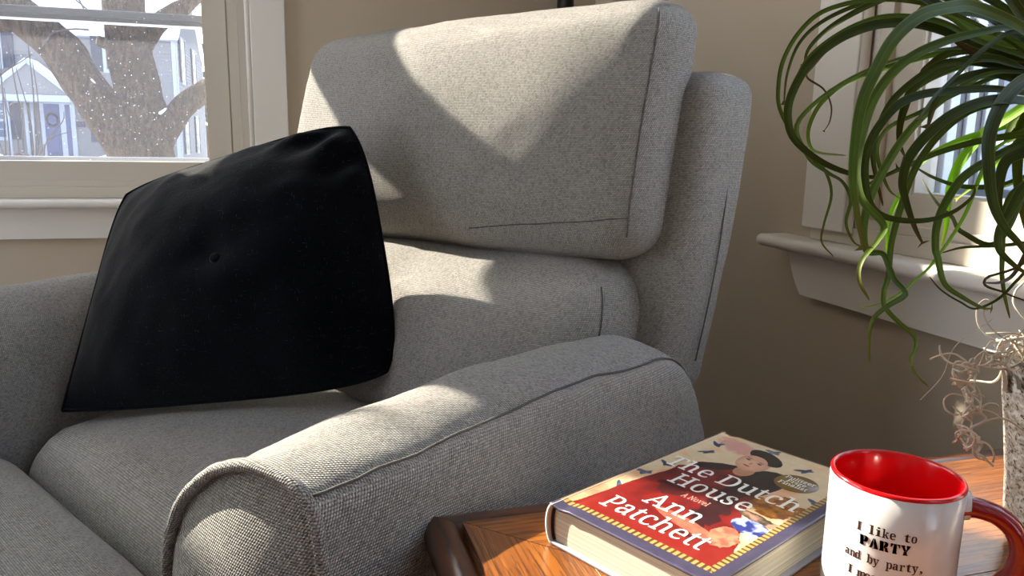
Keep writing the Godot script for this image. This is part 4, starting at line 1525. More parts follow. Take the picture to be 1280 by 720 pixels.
	leaf(pl, "leaf_dark", 0.0085, Vector3(-0.65, 0.29, 0.70), 0.00, [Vector3(-0.023, 0.375, -0.049), Vector3(-0.042, 0.372, -0.072), Vector3(-0.066, 0.381, -0.080), Vector3(-0.093, 0.391, -0.089), Vector3(-0.118, 0.398, -0.096), Vector3(-0.138, 0.399, -0.101), Vector3(-0.161, 0.395, -0.105), Vector3(-0.184, 0.384, -0.109), Vector3(-0.204, 0.367, -0.110), Vector3(-0.218, 0.345, -0.108), Vector3(-0.222, 0.328, -0.105), Vector3(-0.219, 0.312, -0.099), Vector3(-0.203, 0.297, -0.090), Vector3(-0.183, 0.288, -0.080), Vector3(-0.163, 0.286, -0.072), Vector3(-0.151, 0.293, -0.068)])
	leaf(pl, "leaf_mid", 0.0056, Vector3(-0.39, 0.48, 0.79), 0.00, [Vector3(-0.025, 0.364, -0.058), Vector3(-0.066, 0.373, -0.052), Vector3(-0.092, 0.385, -0.069), Vector3(-0.111, 0.399, -0.086), Vector3(-0.132, 0.404, -0.101), Vector3(-0.147, 0.403, -0.114), Vector3(-0.166, 0.393, -0.127), Vector3(-0.184, 0.375, -0.138), Vector3(-0.190, 0.353, -0.145), Vector3(-0.188, 0.333, -0.151)])
	leaf(pl, "leaf_mid", 0.0051, Vector3(-0.47, 0.38, 0.80), 0.00, [Vector3(-0.030, 0.378, -0.055), Vector3(-0.030, 0.366, -0.082), Vector3(-0.041, 0.379, -0.102), Vector3(-0.057, 0.385, -0.123), Vector3(-0.082, 0.378, -0.143), Vector3(-0.102, 0.370, -0.161), Vector3(-0.119, 0.360, -0.176), Vector3(-0.132, 0.343, -0.187), Vector3(-0.136, 0.323, -0.194), Vector3(-0.130, 0.308, -0.198), Vector3(-0.117, 0.302, -0.201), Vector3(-0.089, 0.300, -0.200)])
	leaf(pl, "leaf_mid", 0.0102, Vector3(-0.69, 0.08, 0.72), 0.10, [Vector3(-0.023, 0.369, -0.065), Vector3(-0.074, 0.389, -0.045), Vector3(-0.121, 0.402, -0.045), Vector3(-0.152, 0.399, -0.036), Vector3(-0.183, 0.391, -0.028), Vector3(-0.210, 0.375, -0.019), Vector3(-0.230, 0.355, -0.009), Vector3(-0.246, 0.334, -0.000), Vector3(-0.256, 0.311, 0.009), Vector3(-0.262, 0.289, 0.017), Vector3(-0.264, 0.268, 0.026), Vector3(-0.264, 0.249, 0.034)])
	leaf(pl, "leaf_mid", 0.0082, Vector3(-0.62, 0.61, 0.49), -0.10, [Vector3(-0.023, 0.366, -0.056), Vector3(-0.052, 0.386, -0.054), Vector3(-0.078, 0.392, -0.055), Vector3(-0.102, 0.389, -0.053), Vector3(-0.140, 0.379, -0.054), Vector3(-0.171, 0.364, -0.053), Vector3(-0.194, 0.342, -0.049), Vector3(-0.208, 0.317, -0.042), Vector3(-0.217, 0.293, -0.034), Vector3(-0.219, 0.278, -0.027), Vector3(-0.217, 0.269, -0.021), Vector3(-0.209, 0.257, -0.013), Vector3(-0.216, 0.247, -0.010), Vector3(-0.227, 0.235, -0.009), Vector3(-0.230, 0.223, -0.006), Vector3(-0.226, 0.211, -0.000)])
	leaf(pl, "leaf_dark", 0.0065, Vector3(-0.68, 0.45, 0.57), 0.00, [Vector3(-0.028, 0.364, -0.054), Vector3(-0.057, 0.362, -0.052), Vector3(-0.087, 0.368, -0.064), Vector3(-0.112, 0.369, -0.074), Vector3(-0.128, 0.360, -0.080), Vector3(-0.146, 0.343, -0.085), Vector3(-0.155, 0.324, -0.087), Vector3(-0.158, 0.304, -0.088), Vector3(-0.154, 0.282, -0.085), Vector3(-0.148, 0.264, -0.083)])
	leaf(pl, "leaf_dark", 0.0096, Vector3(-0.67, 0.39, 0.63), 0.20, [Vector3(-0.024, 0.378, -0.067), Vector3(-0.065, 0.365, -0.049), Vector3(-0.084, 0.372, -0.063), Vector3(-0.103, 0.369, -0.076), Vector3(-0.124, 0.355, -0.088), Vector3(-0.129, 0.333, -0.094), Vector3(-0.126, 0.313, -0.098), Vector3(-0.115, 0.300, -0.102)])
	leaf(pl, "leaf_dark", 0.0069, Vector3(-0.63, 0.37, 0.68), 0.00, [Vector3(-0.032, 0.367, -0.065), Vector3(-0.053, 0.346, -0.046), Vector3(-0.071, 0.347, -0.044), Vector3(-0.098, 0.349, -0.045), Vector3(-0.129, 0.347, -0.047), Vector3(-0.158, 0.343, -0.048), Vector3(-0.180, 0.334, -0.046), Vector3(-0.199, 0.315, -0.042), Vector3(-0.208, 0.297, -0.037), Vector3(-0.210, 0.275, -0.029), Vector3(-0.205, 0.264, -0.023), Vector3(-0.192, 0.260, -0.016), Vector3(-0.176, 0.261, -0.009), Vector3(-0.161, 0.267, -0.005), Vector3(-0.151, 0.277, -0.002), Vector3(-0.150, 0.284, -0.003)])
	leaf(pl, "leaf_dark", 0.0101, Vector3(-0.60, 0.48, 0.64), 0.10, [Vector3(-0.015, 0.375, -0.046), Vector3(-0.069, 0.340, -0.030), Vector3(-0.089, 0.340, -0.028), Vector3(-0.115, 0.340, -0.028), Vector3(-0.140, 0.333, -0.029), Vector3(-0.162, 0.320, -0.029), Vector3(-0.179, 0.302, -0.029), Vector3(-0.185, 0.287, -0.027), Vector3(-0.183, 0.275, -0.026), Vector3(-0.175, 0.255, -0.023), Vector3(-0.168, 0.243, -0.021)])
	leaf(pl, "leaf_dark", 0.0054, Vector3(-0.78, 0.24, 0.58), 0.00, [Vector3(-0.028, 0.379, -0.054), Vector3(-0.016, 0.300, -0.070), Vector3(-0.022, 0.282, -0.086), Vector3(-0.035, 0.277, -0.101), Vector3(-0.053, 0.278, -0.110), Vector3(-0.073, 0.284, -0.114), Vector3(-0.092, 0.292, -0.114)])
	leaf(pl, "leaf_dark", 0.0051, Vector3(-0.88, 0.19, 0.43), 0.30, [Vector3(-0.034, 0.368, -0.046), Vector3(-0.048, 0.306, -0.045), Vector3(-0.071, 0.241, -0.047), Vector3(-0.090, 0.245, -0.063), Vector3(-0.090, 0.256, -0.075), Vector3(-0.090, 0.262, -0.086), Vector3(-0.090, 0.273, -0.099), Vector3(-0.087, 0.284, -0.112)])
	leaf(pl, "leaf_bright", 0.0091, Vector3(-0.57, 0.48, 0.67), 0.00, [Vector3(-0.019, 0.368, -0.062), Vector3(-0.039, 0.352, -0.053), Vector3(-0.048, 0.334, -0.071), Vector3(-0.052, 0.321, -0.089), Vector3(-0.057, 0.300, -0.103), Vector3(-0.055, 0.281, -0.113), Vector3(-0.050, 0.262, -0.119), Vector3(-0.044, 0.243, -0.124), Vector3(-0.041, 0.225, -0.129)])
	leaf(pl, "leaf_mid", 0.0071, Vector3(-0.78, 0.19, 0.59), 0.10, [Vector3(-0.036, 0.361, -0.065), Vector3(-0.037, 0.323, -0.050), Vector3(-0.059, 0.313, -0.049), Vector3(-0.086, 0.301, -0.049), Vector3(-0.112, 0.287, -0.048), Vector3(-0.130, 0.268, -0.044), Vector3(-0.142, 0.253, -0.037), Vector3(-0.148, 0.239, -0.030), Vector3(-0.152, 0.233, -0.023), Vector3(-0.154, 0.217, -0.013), Vector3(-0.148, 0.209, -0.002), Vector3(-0.142, 0.204, 0.008), Vector3(-0.142, 0.205, 0.015)])
	leaf(pl, "leaf_dark", 0.0107, Vector3(-0.49, 0.32, 0.81), -0.10, [Vector3(-0.032, 0.380, -0.066), Vector3(-0.051, 0.362, -0.044), Vector3(-0.082, 0.355, -0.036), Vector3(-0.110, 0.339, -0.026), Vector3(-0.131, 0.316, -0.014), Vector3(-0.142, 0.294, -0.001), Vector3(-0.148, 0.273, 0.011), Vector3(-0.148, 0.259, 0.021), Vector3(-0.145, 0.249, 0.031), Vector3(-0.144, 0.238, 0.040)])
	leaf(pl, "leaf_dark", 0.0101, Vector3(-0.65, 0.22, 0.73), 0.10, [Vector3(-0.026, 0.365, -0.059), Vector3(-0.058, 0.317, -0.032), Vector3(-0.074, 0.306, -0.035), Vector3(-0.087, 0.298, -0.038), Vector3(-0.092, 0.279, -0.036), Vector3(-0.091, 0.261, -0.033), Vector3(-0.084, 0.246, -0.029)])
	leaf(pl, "leaf_dark", 0.0095, Vector3(-0.84, 0.30, 0.46), 0.00, [Vector3(-0.018, 0.370, -0.068), Vector3(-0.054, 0.300, -0.032), Vector3(-0.076, 0.280, -0.030), Vector3(-0.090, 0.264, -0.026), Vector3(-0.102, 0.251, -0.022), Vector3(-0.108, 0.239, -0.015), Vector3(-0.103, 0.229, -0.006), Vector3(-0.098, 0.223, 0.003)])
	leaf(pl, "leaf_dark", 0.0052, Vector3(-0.58, 0.65, 0.49), 0.00, [Vector3(-0.017, 0.363, -0.068), Vector3(-0.019, 0.246, -0.046), Vector3(-0.042, 0.237, -0.055), Vector3(-0.059, 0.234, -0.063), Vector3(-0.078, 0.232, -0.073), Vector3(-0.091, 0.227, -0.080)])
	leaf(pl, "leaf_bright", 0.0051, Vector3(-0.75, 0.25, 0.61), 0.00, [Vector3(-0.016, 0.373, -0.050), Vector3(-0.018, 0.336, -0.074), Vector3(-0.060, 0.314, -0.105), Vector3(-0.074, 0.295, -0.129), Vector3(-0.076, 0.267, -0.145), Vector3(-0.071, 0.246, -0.159), Vector3(-0.062, 0.221, -0.168), Vector3(-0.050, 0.209, -0.177), Vector3(-0.037, 0.192, -0.185)])
	leaf(pl, "leaf_mid", 0.0070, Vector3(-0.47, 0.59, 0.66), 0.20, [Vector3(-0.017, 0.378, -0.047), Vector3(-0.053, 0.363, -0.049), Vector3(-0.095, 0.359, -0.058), Vector3(-0.143, 0.327, -0.062), Vector3(-0.174, 0.287, -0.060), Vector3(-0.189, 0.257, -0.054), Vector3(-0.191, 0.236, -0.047), Vector3(-0.183, 0.234, -0.040), Vector3(-0.182, 0.224, -0.033), Vector3(-0.182, 0.218, -0.028), Vector3(-0.179, 0.211, -0.021), Vector3(-0.184, 0.208, -0.017), Vector3(-0.197, 0.203, -0.015), Vector3(-0.209, 0.196, -0.013), Vector3(-0.216, 0.185, -0.008), Vector3(-0.220, 0.168, -0.001)])
	leaf(pl, "leaf_mid", 0.0053, Vector3(-0.53, 0.55, 0.65), -0.20, [Vector3(-0.018, 0.371, -0.053), Vector3(-0.041, 0.347, -0.057), Vector3(-0.095, 0.334, -0.067), Vector3(-0.133, 0.299, -0.068), Vector3(-0.156, 0.247, -0.061), Vector3(-0.164, 0.216, -0.053), Vector3(-0.171, 0.205, -0.048), Vector3(-0.173, 0.195, -0.043), Vector3(-0.167, 0.185, -0.034), Vector3(-0.161, 0.177, -0.026), Vector3(-0.164, 0.170, -0.021), Vector3(-0.171, 0.164, -0.017), Vector3(-0.172, 0.155, -0.010), Vector3(-0.167, 0.148, -0.003)])
	leaf(pl, "leaf_bright", 0.0030, Vector3(-0.73, 0.58, 0.36), 0.00, [Vector3(-0.036, 0.380, -0.046), Vector3(-0.039, 0.329, -0.056), Vector3(-0.073, 0.305, -0.062), Vector3(-0.094, 0.258, -0.060), Vector3(-0.117, 0.223, -0.061), Vector3(-0.127, 0.212, -0.063), Vector3(-0.137, 0.202, -0.065), Vector3(-0.153, 0.192, -0.069), Vector3(-0.166, 0.188, -0.074)])
	leaf(pl, "leaf_dark", 0.0024, Vector3(-0.54, 0.52, 0.66), 0.00, [Vector3(-0.014, 0.374, -0.068), Vector3(-0.061, 0.249, -0.025), Vector3(-0.082, 0.209, -0.025), Vector3(-0.103, 0.194, -0.030), Vector3(-0.114, 0.198, -0.036), Vector3(-0.126, 0.206, -0.042), Vector3(-0.132, 0.215, -0.048)])
	leaf(pl, "leaf_mid", 0.0051, Vector3(-0.72, 0.53, 0.44), 0.20, [Vector3(-0.015, 0.365, -0.069), Vector3(-0.086, 0.382, -0.090), Vector3(-0.157, 0.363, -0.107), Vector3(-0.205, 0.327, -0.114), Vector3(-0.200, 0.300, -0.107), Vector3(-0.187, 0.288, -0.100), Vector3(-0.176, 0.281, -0.096), Vector3(-0.171, 0.268, -0.091), Vector3(-0.175, 0.251, -0.089), Vector3(-0.170, 0.237, -0.085), Vector3(-0.163, 0.233, -0.082)])
	leaf(pl, "leaf_brown", 0.0043, Vector3(-0.55, 0.37, 0.75), 0.00, [Vector3(-0.018, 0.376, -0.048), Vector3(-0.047, 0.272, -0.034), Vector3(-0.068, 0.244, -0.025), Vector3(-0.088, 0.223, -0.017), Vector3(-0.108, 0.217, -0.010), Vector3(-0.129, 0.218, -0.005)])
	leaf(pl, "leaf_brown", 0.0029, Vector3(-0.84, 0.31, 0.44), 0.00, [Vector3(-0.030, 0.378, -0.050), Vector3(-0.055, 0.243, -0.029), Vector3(-0.099, 0.215, -0.031), Vector3(-0.092, 0.207, -0.020), Vector3(-0.082, 0.202, -0.009)])
	leaf(pl, "leaf_mid", 0.0055, Vector3(-0.72, 0.34, 0.60), 0.00, [Vector3(-0.023, 0.370, -0.048), Vector3(-0.036, 0.300, -0.047), Vector3(-0.063, 0.270, -0.052), Vector3(-0.067, 0.225, -0.047), Vector3(-0.065, 0.203, -0.044), Vector3(-0.059, 0.182, -0.041)])
	leaf(pl, "leaf_brown", 0.0022, Vector3(-0.72, 0.29, 0.62), 0.00, [Vector3(-0.025, 0.361, -0.049), Vector3(-0.033, 0.376, -0.081), Vector3(-0.072, 0.393, -0.109), Vector3(-0.108, 0.404, -0.134), Vector3(-0.144, 0.391, -0.154), Vector3(-0.159, 0.372, -0.165), Vector3(-0.159, 0.364, -0.171), Vector3(-0.142, 0.355, -0.171), Vector3(-0.133, 0.342, -0.171), Vector3(-0.132, 0.329, -0.172), Vector3(-0.135, 0.320, -0.175)])
	leaf(pl, "leaf_mid", 0.0056, Vector3(-0.65, 0.26, 0.72), 0.00, [Vector3(-0.019, 0.367, -0.063), Vector3(-0.038, 0.323, -0.049), Vector3(-0.051, 0.319, -0.057), Vector3(-0.079, 0.313, -0.070), Vector3(-0.102, 0.305, -0.080), Vector3(-0.118, 0.296, -0.089), Vector3(-0.139, 0.284, -0.099), Vector3(-0.154, 0.273, -0.108)])
	leaf(pl, "leaf_mid", 0.0046, Vector3(-0.56, 0.62, 0.55), 0.00, [Vector3(-0.023, 0.378, -0.057), Vector3(-0.037, 0.367, -0.057), Vector3(-0.066, 0.361, -0.071), Vector3(-0.092, 0.348, -0.083), Vector3(-0.113, 0.334, -0.094), Vector3(-0.131, 0.322, -0.105), Vector3(-0.134, 0.304, -0.111), Vector3(-0.120, 0.276, -0.111), Vector3(-0.103, 0.266, -0.113)])
	leaf(pl, "leaf_mid", 0.0041, Vector3(-0.73, 0.48, 0.48), 0.10, [Vector3(-0.016, 0.364, -0.062), Vector3(-0.024, 0.354, -0.065), Vector3(-0.055, 0.377, -0.082), Vector3(-0.082, 0.368, -0.092), Vector3(-0.109, 0.354, -0.101), Vector3(-0.133, 0.328, -0.108), Vector3(-0.143, 0.304, -0.111)])
	leaf(pl, "leaf_dark", 0.0032, Vector3(-0.64, 0.26, 0.72), 0.00, [Vector3(-0.017, 0.364, -0.065), Vector3(-0.048, 0.380, -0.050), Vector3(-0.082, 0.389, -0.048), Vector3(-0.116, 0.375, -0.040), Vector3(-0.151, 0.352, -0.030), Vector3(-0.177, 0.338, -0.018), Vector3(-0.199, 0.324, -0.004)])
	leaf(pl, "leaf_bright", 0.0038, Vector3(-0.67, 0.47, 0.57), 0.00, [Vector3(-0.021, 0.360, -0.062), Vector3(-0.021, 0.342, -0.066), Vector3(-0.031, 0.306, -0.086), Vector3(-0.031, 0.282, -0.108), Vector3(-0.028, 0.264, -0.133)])
	leaf(pl, "leaf_dark", 0.0121, Vector3(-0.51, 0.50, 0.70), 0.00, [Vector3(-0.036, 0.365, -0.049), Vector3(-0.044, 0.380, -0.059), Vector3(-0.062, 0.399, -0.076), Vector3(-0.077, 0.415, -0.093), Vector3(-0.095, 0.435, -0.112), Vector3(-0.116, 0.458, -0.133)])
	leaf(pl, "leaf_dark", 0.0130, Vector3(-0.69, 0.48, 0.54), 0.10, [Vector3(-0.021, 0.372, -0.062), Vector3(-0.028, 0.383, -0.070), Vector3(-0.051, 0.397, -0.076), Vector3(-0.079, 0.406, -0.082), Vector3(-0.105, 0.408, -0.086), Vector3(-0.128, 0.417, -0.090), Vector3(-0.159, 0.430, -0.098)])
	leaf(pl, "leaf_dark", 0.0124, Vector3(-0.80, 0.36, 0.48), 0.00, [Vector3(-0.017, 0.376, -0.054), Vector3(-0.048, 0.385, -0.050), Vector3(-0.068, 0.406, -0.049), Vector3(-0.094, 0.425, -0.048), Vector3(-0.126, 0.449, -0.049)])
	leaf(pl, "leaf_mid", 0.0113, Vector3(-0.50, 0.09, 0.86), 0.00, [Vector3(-0.022, 0.363, -0.067), Vector3(-0.043, 0.378, -0.054), Vector3(-0.057, 0.387, -0.074), Vector3(-0.067, 0.395, -0.094), Vector3(-0.073, 0.409, -0.114), Vector3(-0.084, 0.420, -0.137)])
	leaf(pl, "leaf_dark", 0.0112, Vector3(-0.71, 0.18, 0.68), 0.00, [Vector3(-0.029, 0.372, -0.061), Vector3(-0.031, 0.373, -0.063), Vector3(-0.048, 0.377, -0.073), Vector3(-0.062, 0.383, -0.084), Vector3(-0.078, 0.382, -0.094), Vector3(-0.088, 0.378, -0.103), Vector3(-0.102, 0.366, -0.110)])
	leaf(pl, "leaf_brown", 0.0110, Vector3(-0.73, 0.03, 0.68), 0.00, [Vector3(-0.033, 0.373, -0.061), Vector3(-0.044, 0.364, -0.051), Vector3(-0.055, 0.365, -0.059), Vector3(-0.072, 0.369, -0.070), Vector3(-0.082, 0.378, -0.080), Vector3(-0.093, 0.388, -0.091)])
	leaf(pl, "leaf_dark", 0.0098, Vector3(-0.77, 0.31, 0.55), 0.00, [Vector3(-0.018, 0.376, -0.050), Vector3(-0.027, 0.362, -0.064), Vector3(-0.053, 0.359, -0.065), Vector3(-0.079, 0.362, -0.065), Vector3(-0.109, 0.356, -0.065), Vector3(-0.132, 0.341, -0.060), Vector3(-0.146, 0.321, -0.051)])
	leaf(pl, "leaf_mid", 0.0085, Vector3(-0.76, 0.27, 0.59), 0.00, [Vector3(-0.024, 0.379, -0.051), Vector3(-0.035, 0.393, -0.062), Vector3(-0.062, 0.415, -0.053), Vector3(-0.096, 0.440, -0.043), Vector3(-0.137, 0.469, -0.035)])
	leaf(pl, "leaf_dark", 0.0084, Vector3(-0.53, 0.21, 0.82), 0.00, [Vector3(-0.020, 0.373, -0.049), Vector3(-0.057, 0.379, -0.045), Vector3(-0.080, 0.397, -0.044), Vector3(-0.106, 0.416, -0.043), Vector3(-0.142, 0.431, -0.043), Vector3(-0.188, 0.437, -0.044)])
	leaf(pl, "leaf_dark", 0.0093, Vector3(-0.63, 0.34, 0.69), 0.00, [Vector3(-0.016, 0.374, -0.062), Vector3(-0.041, 0.352, -0.051), Vector3(-0.041, 0.338, -0.062), Vector3(-0.038, 0.318, -0.071), Vector3(-0.027, 0.281, -0.077), Vector3(-0.007, 0.236, -0.078)])
	leaf(pl, "leaf_dark", 0.0082, Vector3(-0.87, 0.34, 0.37), 0.00, [Vector3(-0.016, 0.368, -0.059), Vector3(-0.025, 0.342, -0.063), Vector3(-0.036, 0.330, -0.068), Vector3(-0.046, 0.315, -0.073), Vector3(-0.037, 0.330, -0.079), Vector3(-0.018, 0.344, -0.082)])

# ------------------------------------------------------------------ outdoors
func add_poly_tube(m: MB, pts: Array, r0: float, r1: float, sides := 14, rough := 0.06, seed_at := 0.0) -> void:
	var p := catmull(PackedVector3Array(pts), 8)
	var n := p.size()
	var rows := []
	for i in n:
		var t := (p[mini(i + 1, n - 1)] - p[maxi(i - 1, 0)]).normalized()
		var x := Vector3(0, 0, 1).cross(t).normalized()
		var y := t.cross(x).normalized()
		var u := i / float(n - 1)
		var r := lerpf(r0, r1, u) if r1 > 0.0 else 0.17 + 0.36 * exp(-3.4 * u)
		var row := PackedVector3Array()
		for k in sides:
			var a := TAU * k / sides
			var d := x * cos(a) + y * sin(a)
			row.append(p[i] + d * r * (1.0 + rough * 2.0 * soft_noise.get_noise_3dv(d * 1.3 + Vector3(seed_at, p[i].y * 1.6, p[i].x * 1.6))))
		rows.append(row)
	m.grid(rows, true)
	m.fan(rows[0], true)
	m.fan(rows[n - 1], false)

func outdoors() -> void:
	var gm := MB.new()
	gm.box(Vector3(-70, -0.8, -90), Vector3(70, -0.30, 60))
	var gr := part("ground", gm.mesh(), M.snow)
	struct(gr, "snow covered ground outside the house", "ground")
	# tree in front of the house
	var t := thing("tree", "large bare tree with a forked trunk outside the dusty window", "tree", Vector3(-1.45, -0.30, -9.0))
	var o := Vector3(-1.45, -0.30, -9.0)
	var P := func(x: float, y: float, dz := 0.0) -> Vector3: return Vector3(x, y, -9.0 + dz) - o
	var tm := MB.new()
	add_poly_tube(tm, [P.call(-1.45, -0.5), P.call(-1.45, 0.3), P.call(-1.435, 0.7), P.call(-1.42, 1.05), P.call(-1.44, 1.4), P.call(-1.48, 1.8), P.call(-1.52, 2.25), P.call(-1.50, 3.0), P.call(-1.42, 4.2)], 0.42, 0.0, 20, 0.10)
	var trunk := part("trunk", tm.mesh(), M.tree_bark, t)
	var limbs := [
		[[P.call(-1.50, 0.70, 0.05), P.call(-1.68, 1.03, 0.10), P.call(-1.88, 1.38, 0.10), P.call(-2.10, 1.74, 0.05), P.call(-2.40, 2.02), P.call(-2.9, 2.35), P.call(-3.6, 2.6)], 0.23, 0.15],
		[[P.call(-1.33, 0.70, 0.05), P.call(-1.16, 0.98, 0.08), P.call(-1.00, 1.20, 0.10), P.call(-0.76, 1.39, 0.05), P.call(-0.45, 1.60), P.call(0.1, 2.1)], 0.15, 0.085],
		[[P.call(-1.40, 1.75), P.call(-1.22, 2.02), P.call(-1.02, 2.18), P.call(-0.86, 2.30), P.call(-0.5, 2.7), P.call(0.2, 3.3)], 0.10, 0.06],
		[[P.call(-2.40, 2.02), P.call(-2.62, 1.96, 0.1), P.call(-2.9, 1.90, 0.2), P.call(-3.4, 2.1, 0.3)], 0.11, 0.05],
	]
	for l in limbs:
		var lm := MB.new()
		add_poly_tube(lm, l[0], l[1], l[2], 14, 0.10, 3.0)
		part("limb", lm.mesh(), M.tree_bark, t)
	var stub := MB.new()
	add_poly_tube(stub, [P.call(-1.62, 1.79, 0.15), P.call(-1.73, 1.83, 0.22)], 0.055, 0.05, 10, 0.05)
	part("branch_stub", stub.mesh(), M.tree_bark, t)
	for q in [[P.call(-1.18, 1.16, 0.14), Vector3(0.10, 0.03, 0.10), 0.6], [P.call(-0.98, 1.30, 0.10), Vector3(0.07, 0.018, 0.06), 0.65], [P.call(-1.95, 1.60, 0.20), Vector3(0.06, 0.03, 0.06), -0.9], [P.call(-1.79, 1.43, 0.25), Vector3(0.06, 0.02, 0.05), -0.9]]:
		var sm := rounded(q[1], minf(q[1].x, q[1].y) * 0.49, 4)
		var s := part("snow_cap", sm.mesh(), M.snow, t, q[0])
		s.rotation.z = q[2]
	for tw in [[P.call(-2.20, 1.75, 0.3), P.call(-2.05, 1.85, 0.5), P.call(-1.85, 1.88, 0.6), P.call(-1.72, 1.88, 0.6)], [P.call(-2.0, 2.3, 0.2), P.call(-1.8, 2.12, 0.2), P.call(-1.7, 2.1, 0.2)], [P.call(-2.1, 2.4, 0.2), P.call(-1.9, 2.25, 0.2), P.call(-1.82, 2.09, 0.2)]]:
		part("twig", tube(catmull(PackedVector3Array(tw), 5), 0.008, 6).mesh(), M.twig_bark, t)
	house()
	# bare shrub in front of the house, left of the trunk
	var so := Vector3(-2.3, -0.3, -7.0)
	var sh := thing("shrub", "bare leafless shrub of thin upright twigs left of the big tree trunk", "shrub", so)
	for st in SHRUB:
		var pth := PackedVector3Array()
		for p in st: pth.append(p - so)
		part("stem", tube(catmull(pth, 5), func(u: float) -> float: return 0.0065 * (1.0 - 0.6 * u), 6).mesh(), M.twig_bark, sh)
	neighbour()
	# yew outside the wall, out of view on the left, placed to shade the seat
	var yo := Vector3(-2.00, -0.3, -2.88)
	var unseen_yew := thing("unseen_shrub", "clipped dark evergreen shrub out of view outside the wall, placed to shade the recliner seat", "shrub", yo)
	part("stem", tube(PackedVector3Array([Vector3.ZERO, Vector3(0, 0.9, 0)]), 0.03, 8).mesh(), M.tree_bark, unseen_yew)
	var ym := MB.new()
	rng.seed = 33
	for k in 9000:
		var d := Vector3(rng.randf() * 2.0 - 1.0, rng.randf() * 2.0 - 1.0, rng.randf() * 2.0 - 1.0)
		var c := Vector3(d.x * 0.62, 1.06 + d.y * 1.02, d.z * 0.30)
		var u := (d + Vector3(rng.randf() - 0.5, rng.randf() - 0.2, rng.randf() - 0.5)).normalized() * 0.09
		var sd := u.cross(Vector3(rng.randf() - 0.5, 1, rng.randf() - 0.5)).normalized() * 0.028
		ym.tri(c - sd, c + sd, c + u)
		ym.tri(c - u * 0.5, c + sd, c - sd)
	tag(part("foliage", ym.mesh(false), M.evergreen, unseen_yew), "", "", "", "stuff")
	# evergreen far behind the house
	var ev := thing("evergreen_tree", "dark evergreen tree peeping out far behind the right end of the pale house", "tree", Vector3(-4.6, -0.3, -52.0))
	part("trunk", tube(PackedVector3Array([Vector3.ZERO, Vector3(0, 1.6, 0)]), 0.2, 8).mesh(), M.tree_bark, ev)
	var cm := MB.new()
	rng.seed = 14
	for k in 260:
		var h := rng.randf()
		var a := rng.randf() * TAU
		var r := (1.0 - h) * 1.7 + 0.15
		var c := Vector3(cos(a) * r * 0.7, 1.2 + h * 5.6, sin(a) * r * 0.7)
		var d := Vector3(cos(a), -0.5, sin(a)) * (0.35 + 0.4 * (1.0 - h))
		var sd := Vector3(-sin(a), 0, cos(a)) * 0.22
		cm.tri(c - sd, c + sd, c + d)
		cm.tri(c - sd, c + d, c + Vector3(0, 0.2, 0))
		cm.tri(c + sd, c + Vector3(0, 0.2, 0), c + d)
	tag(part("foliage", cm.mesh(false), M.evergreen, ev), "", "", "", "stuff")

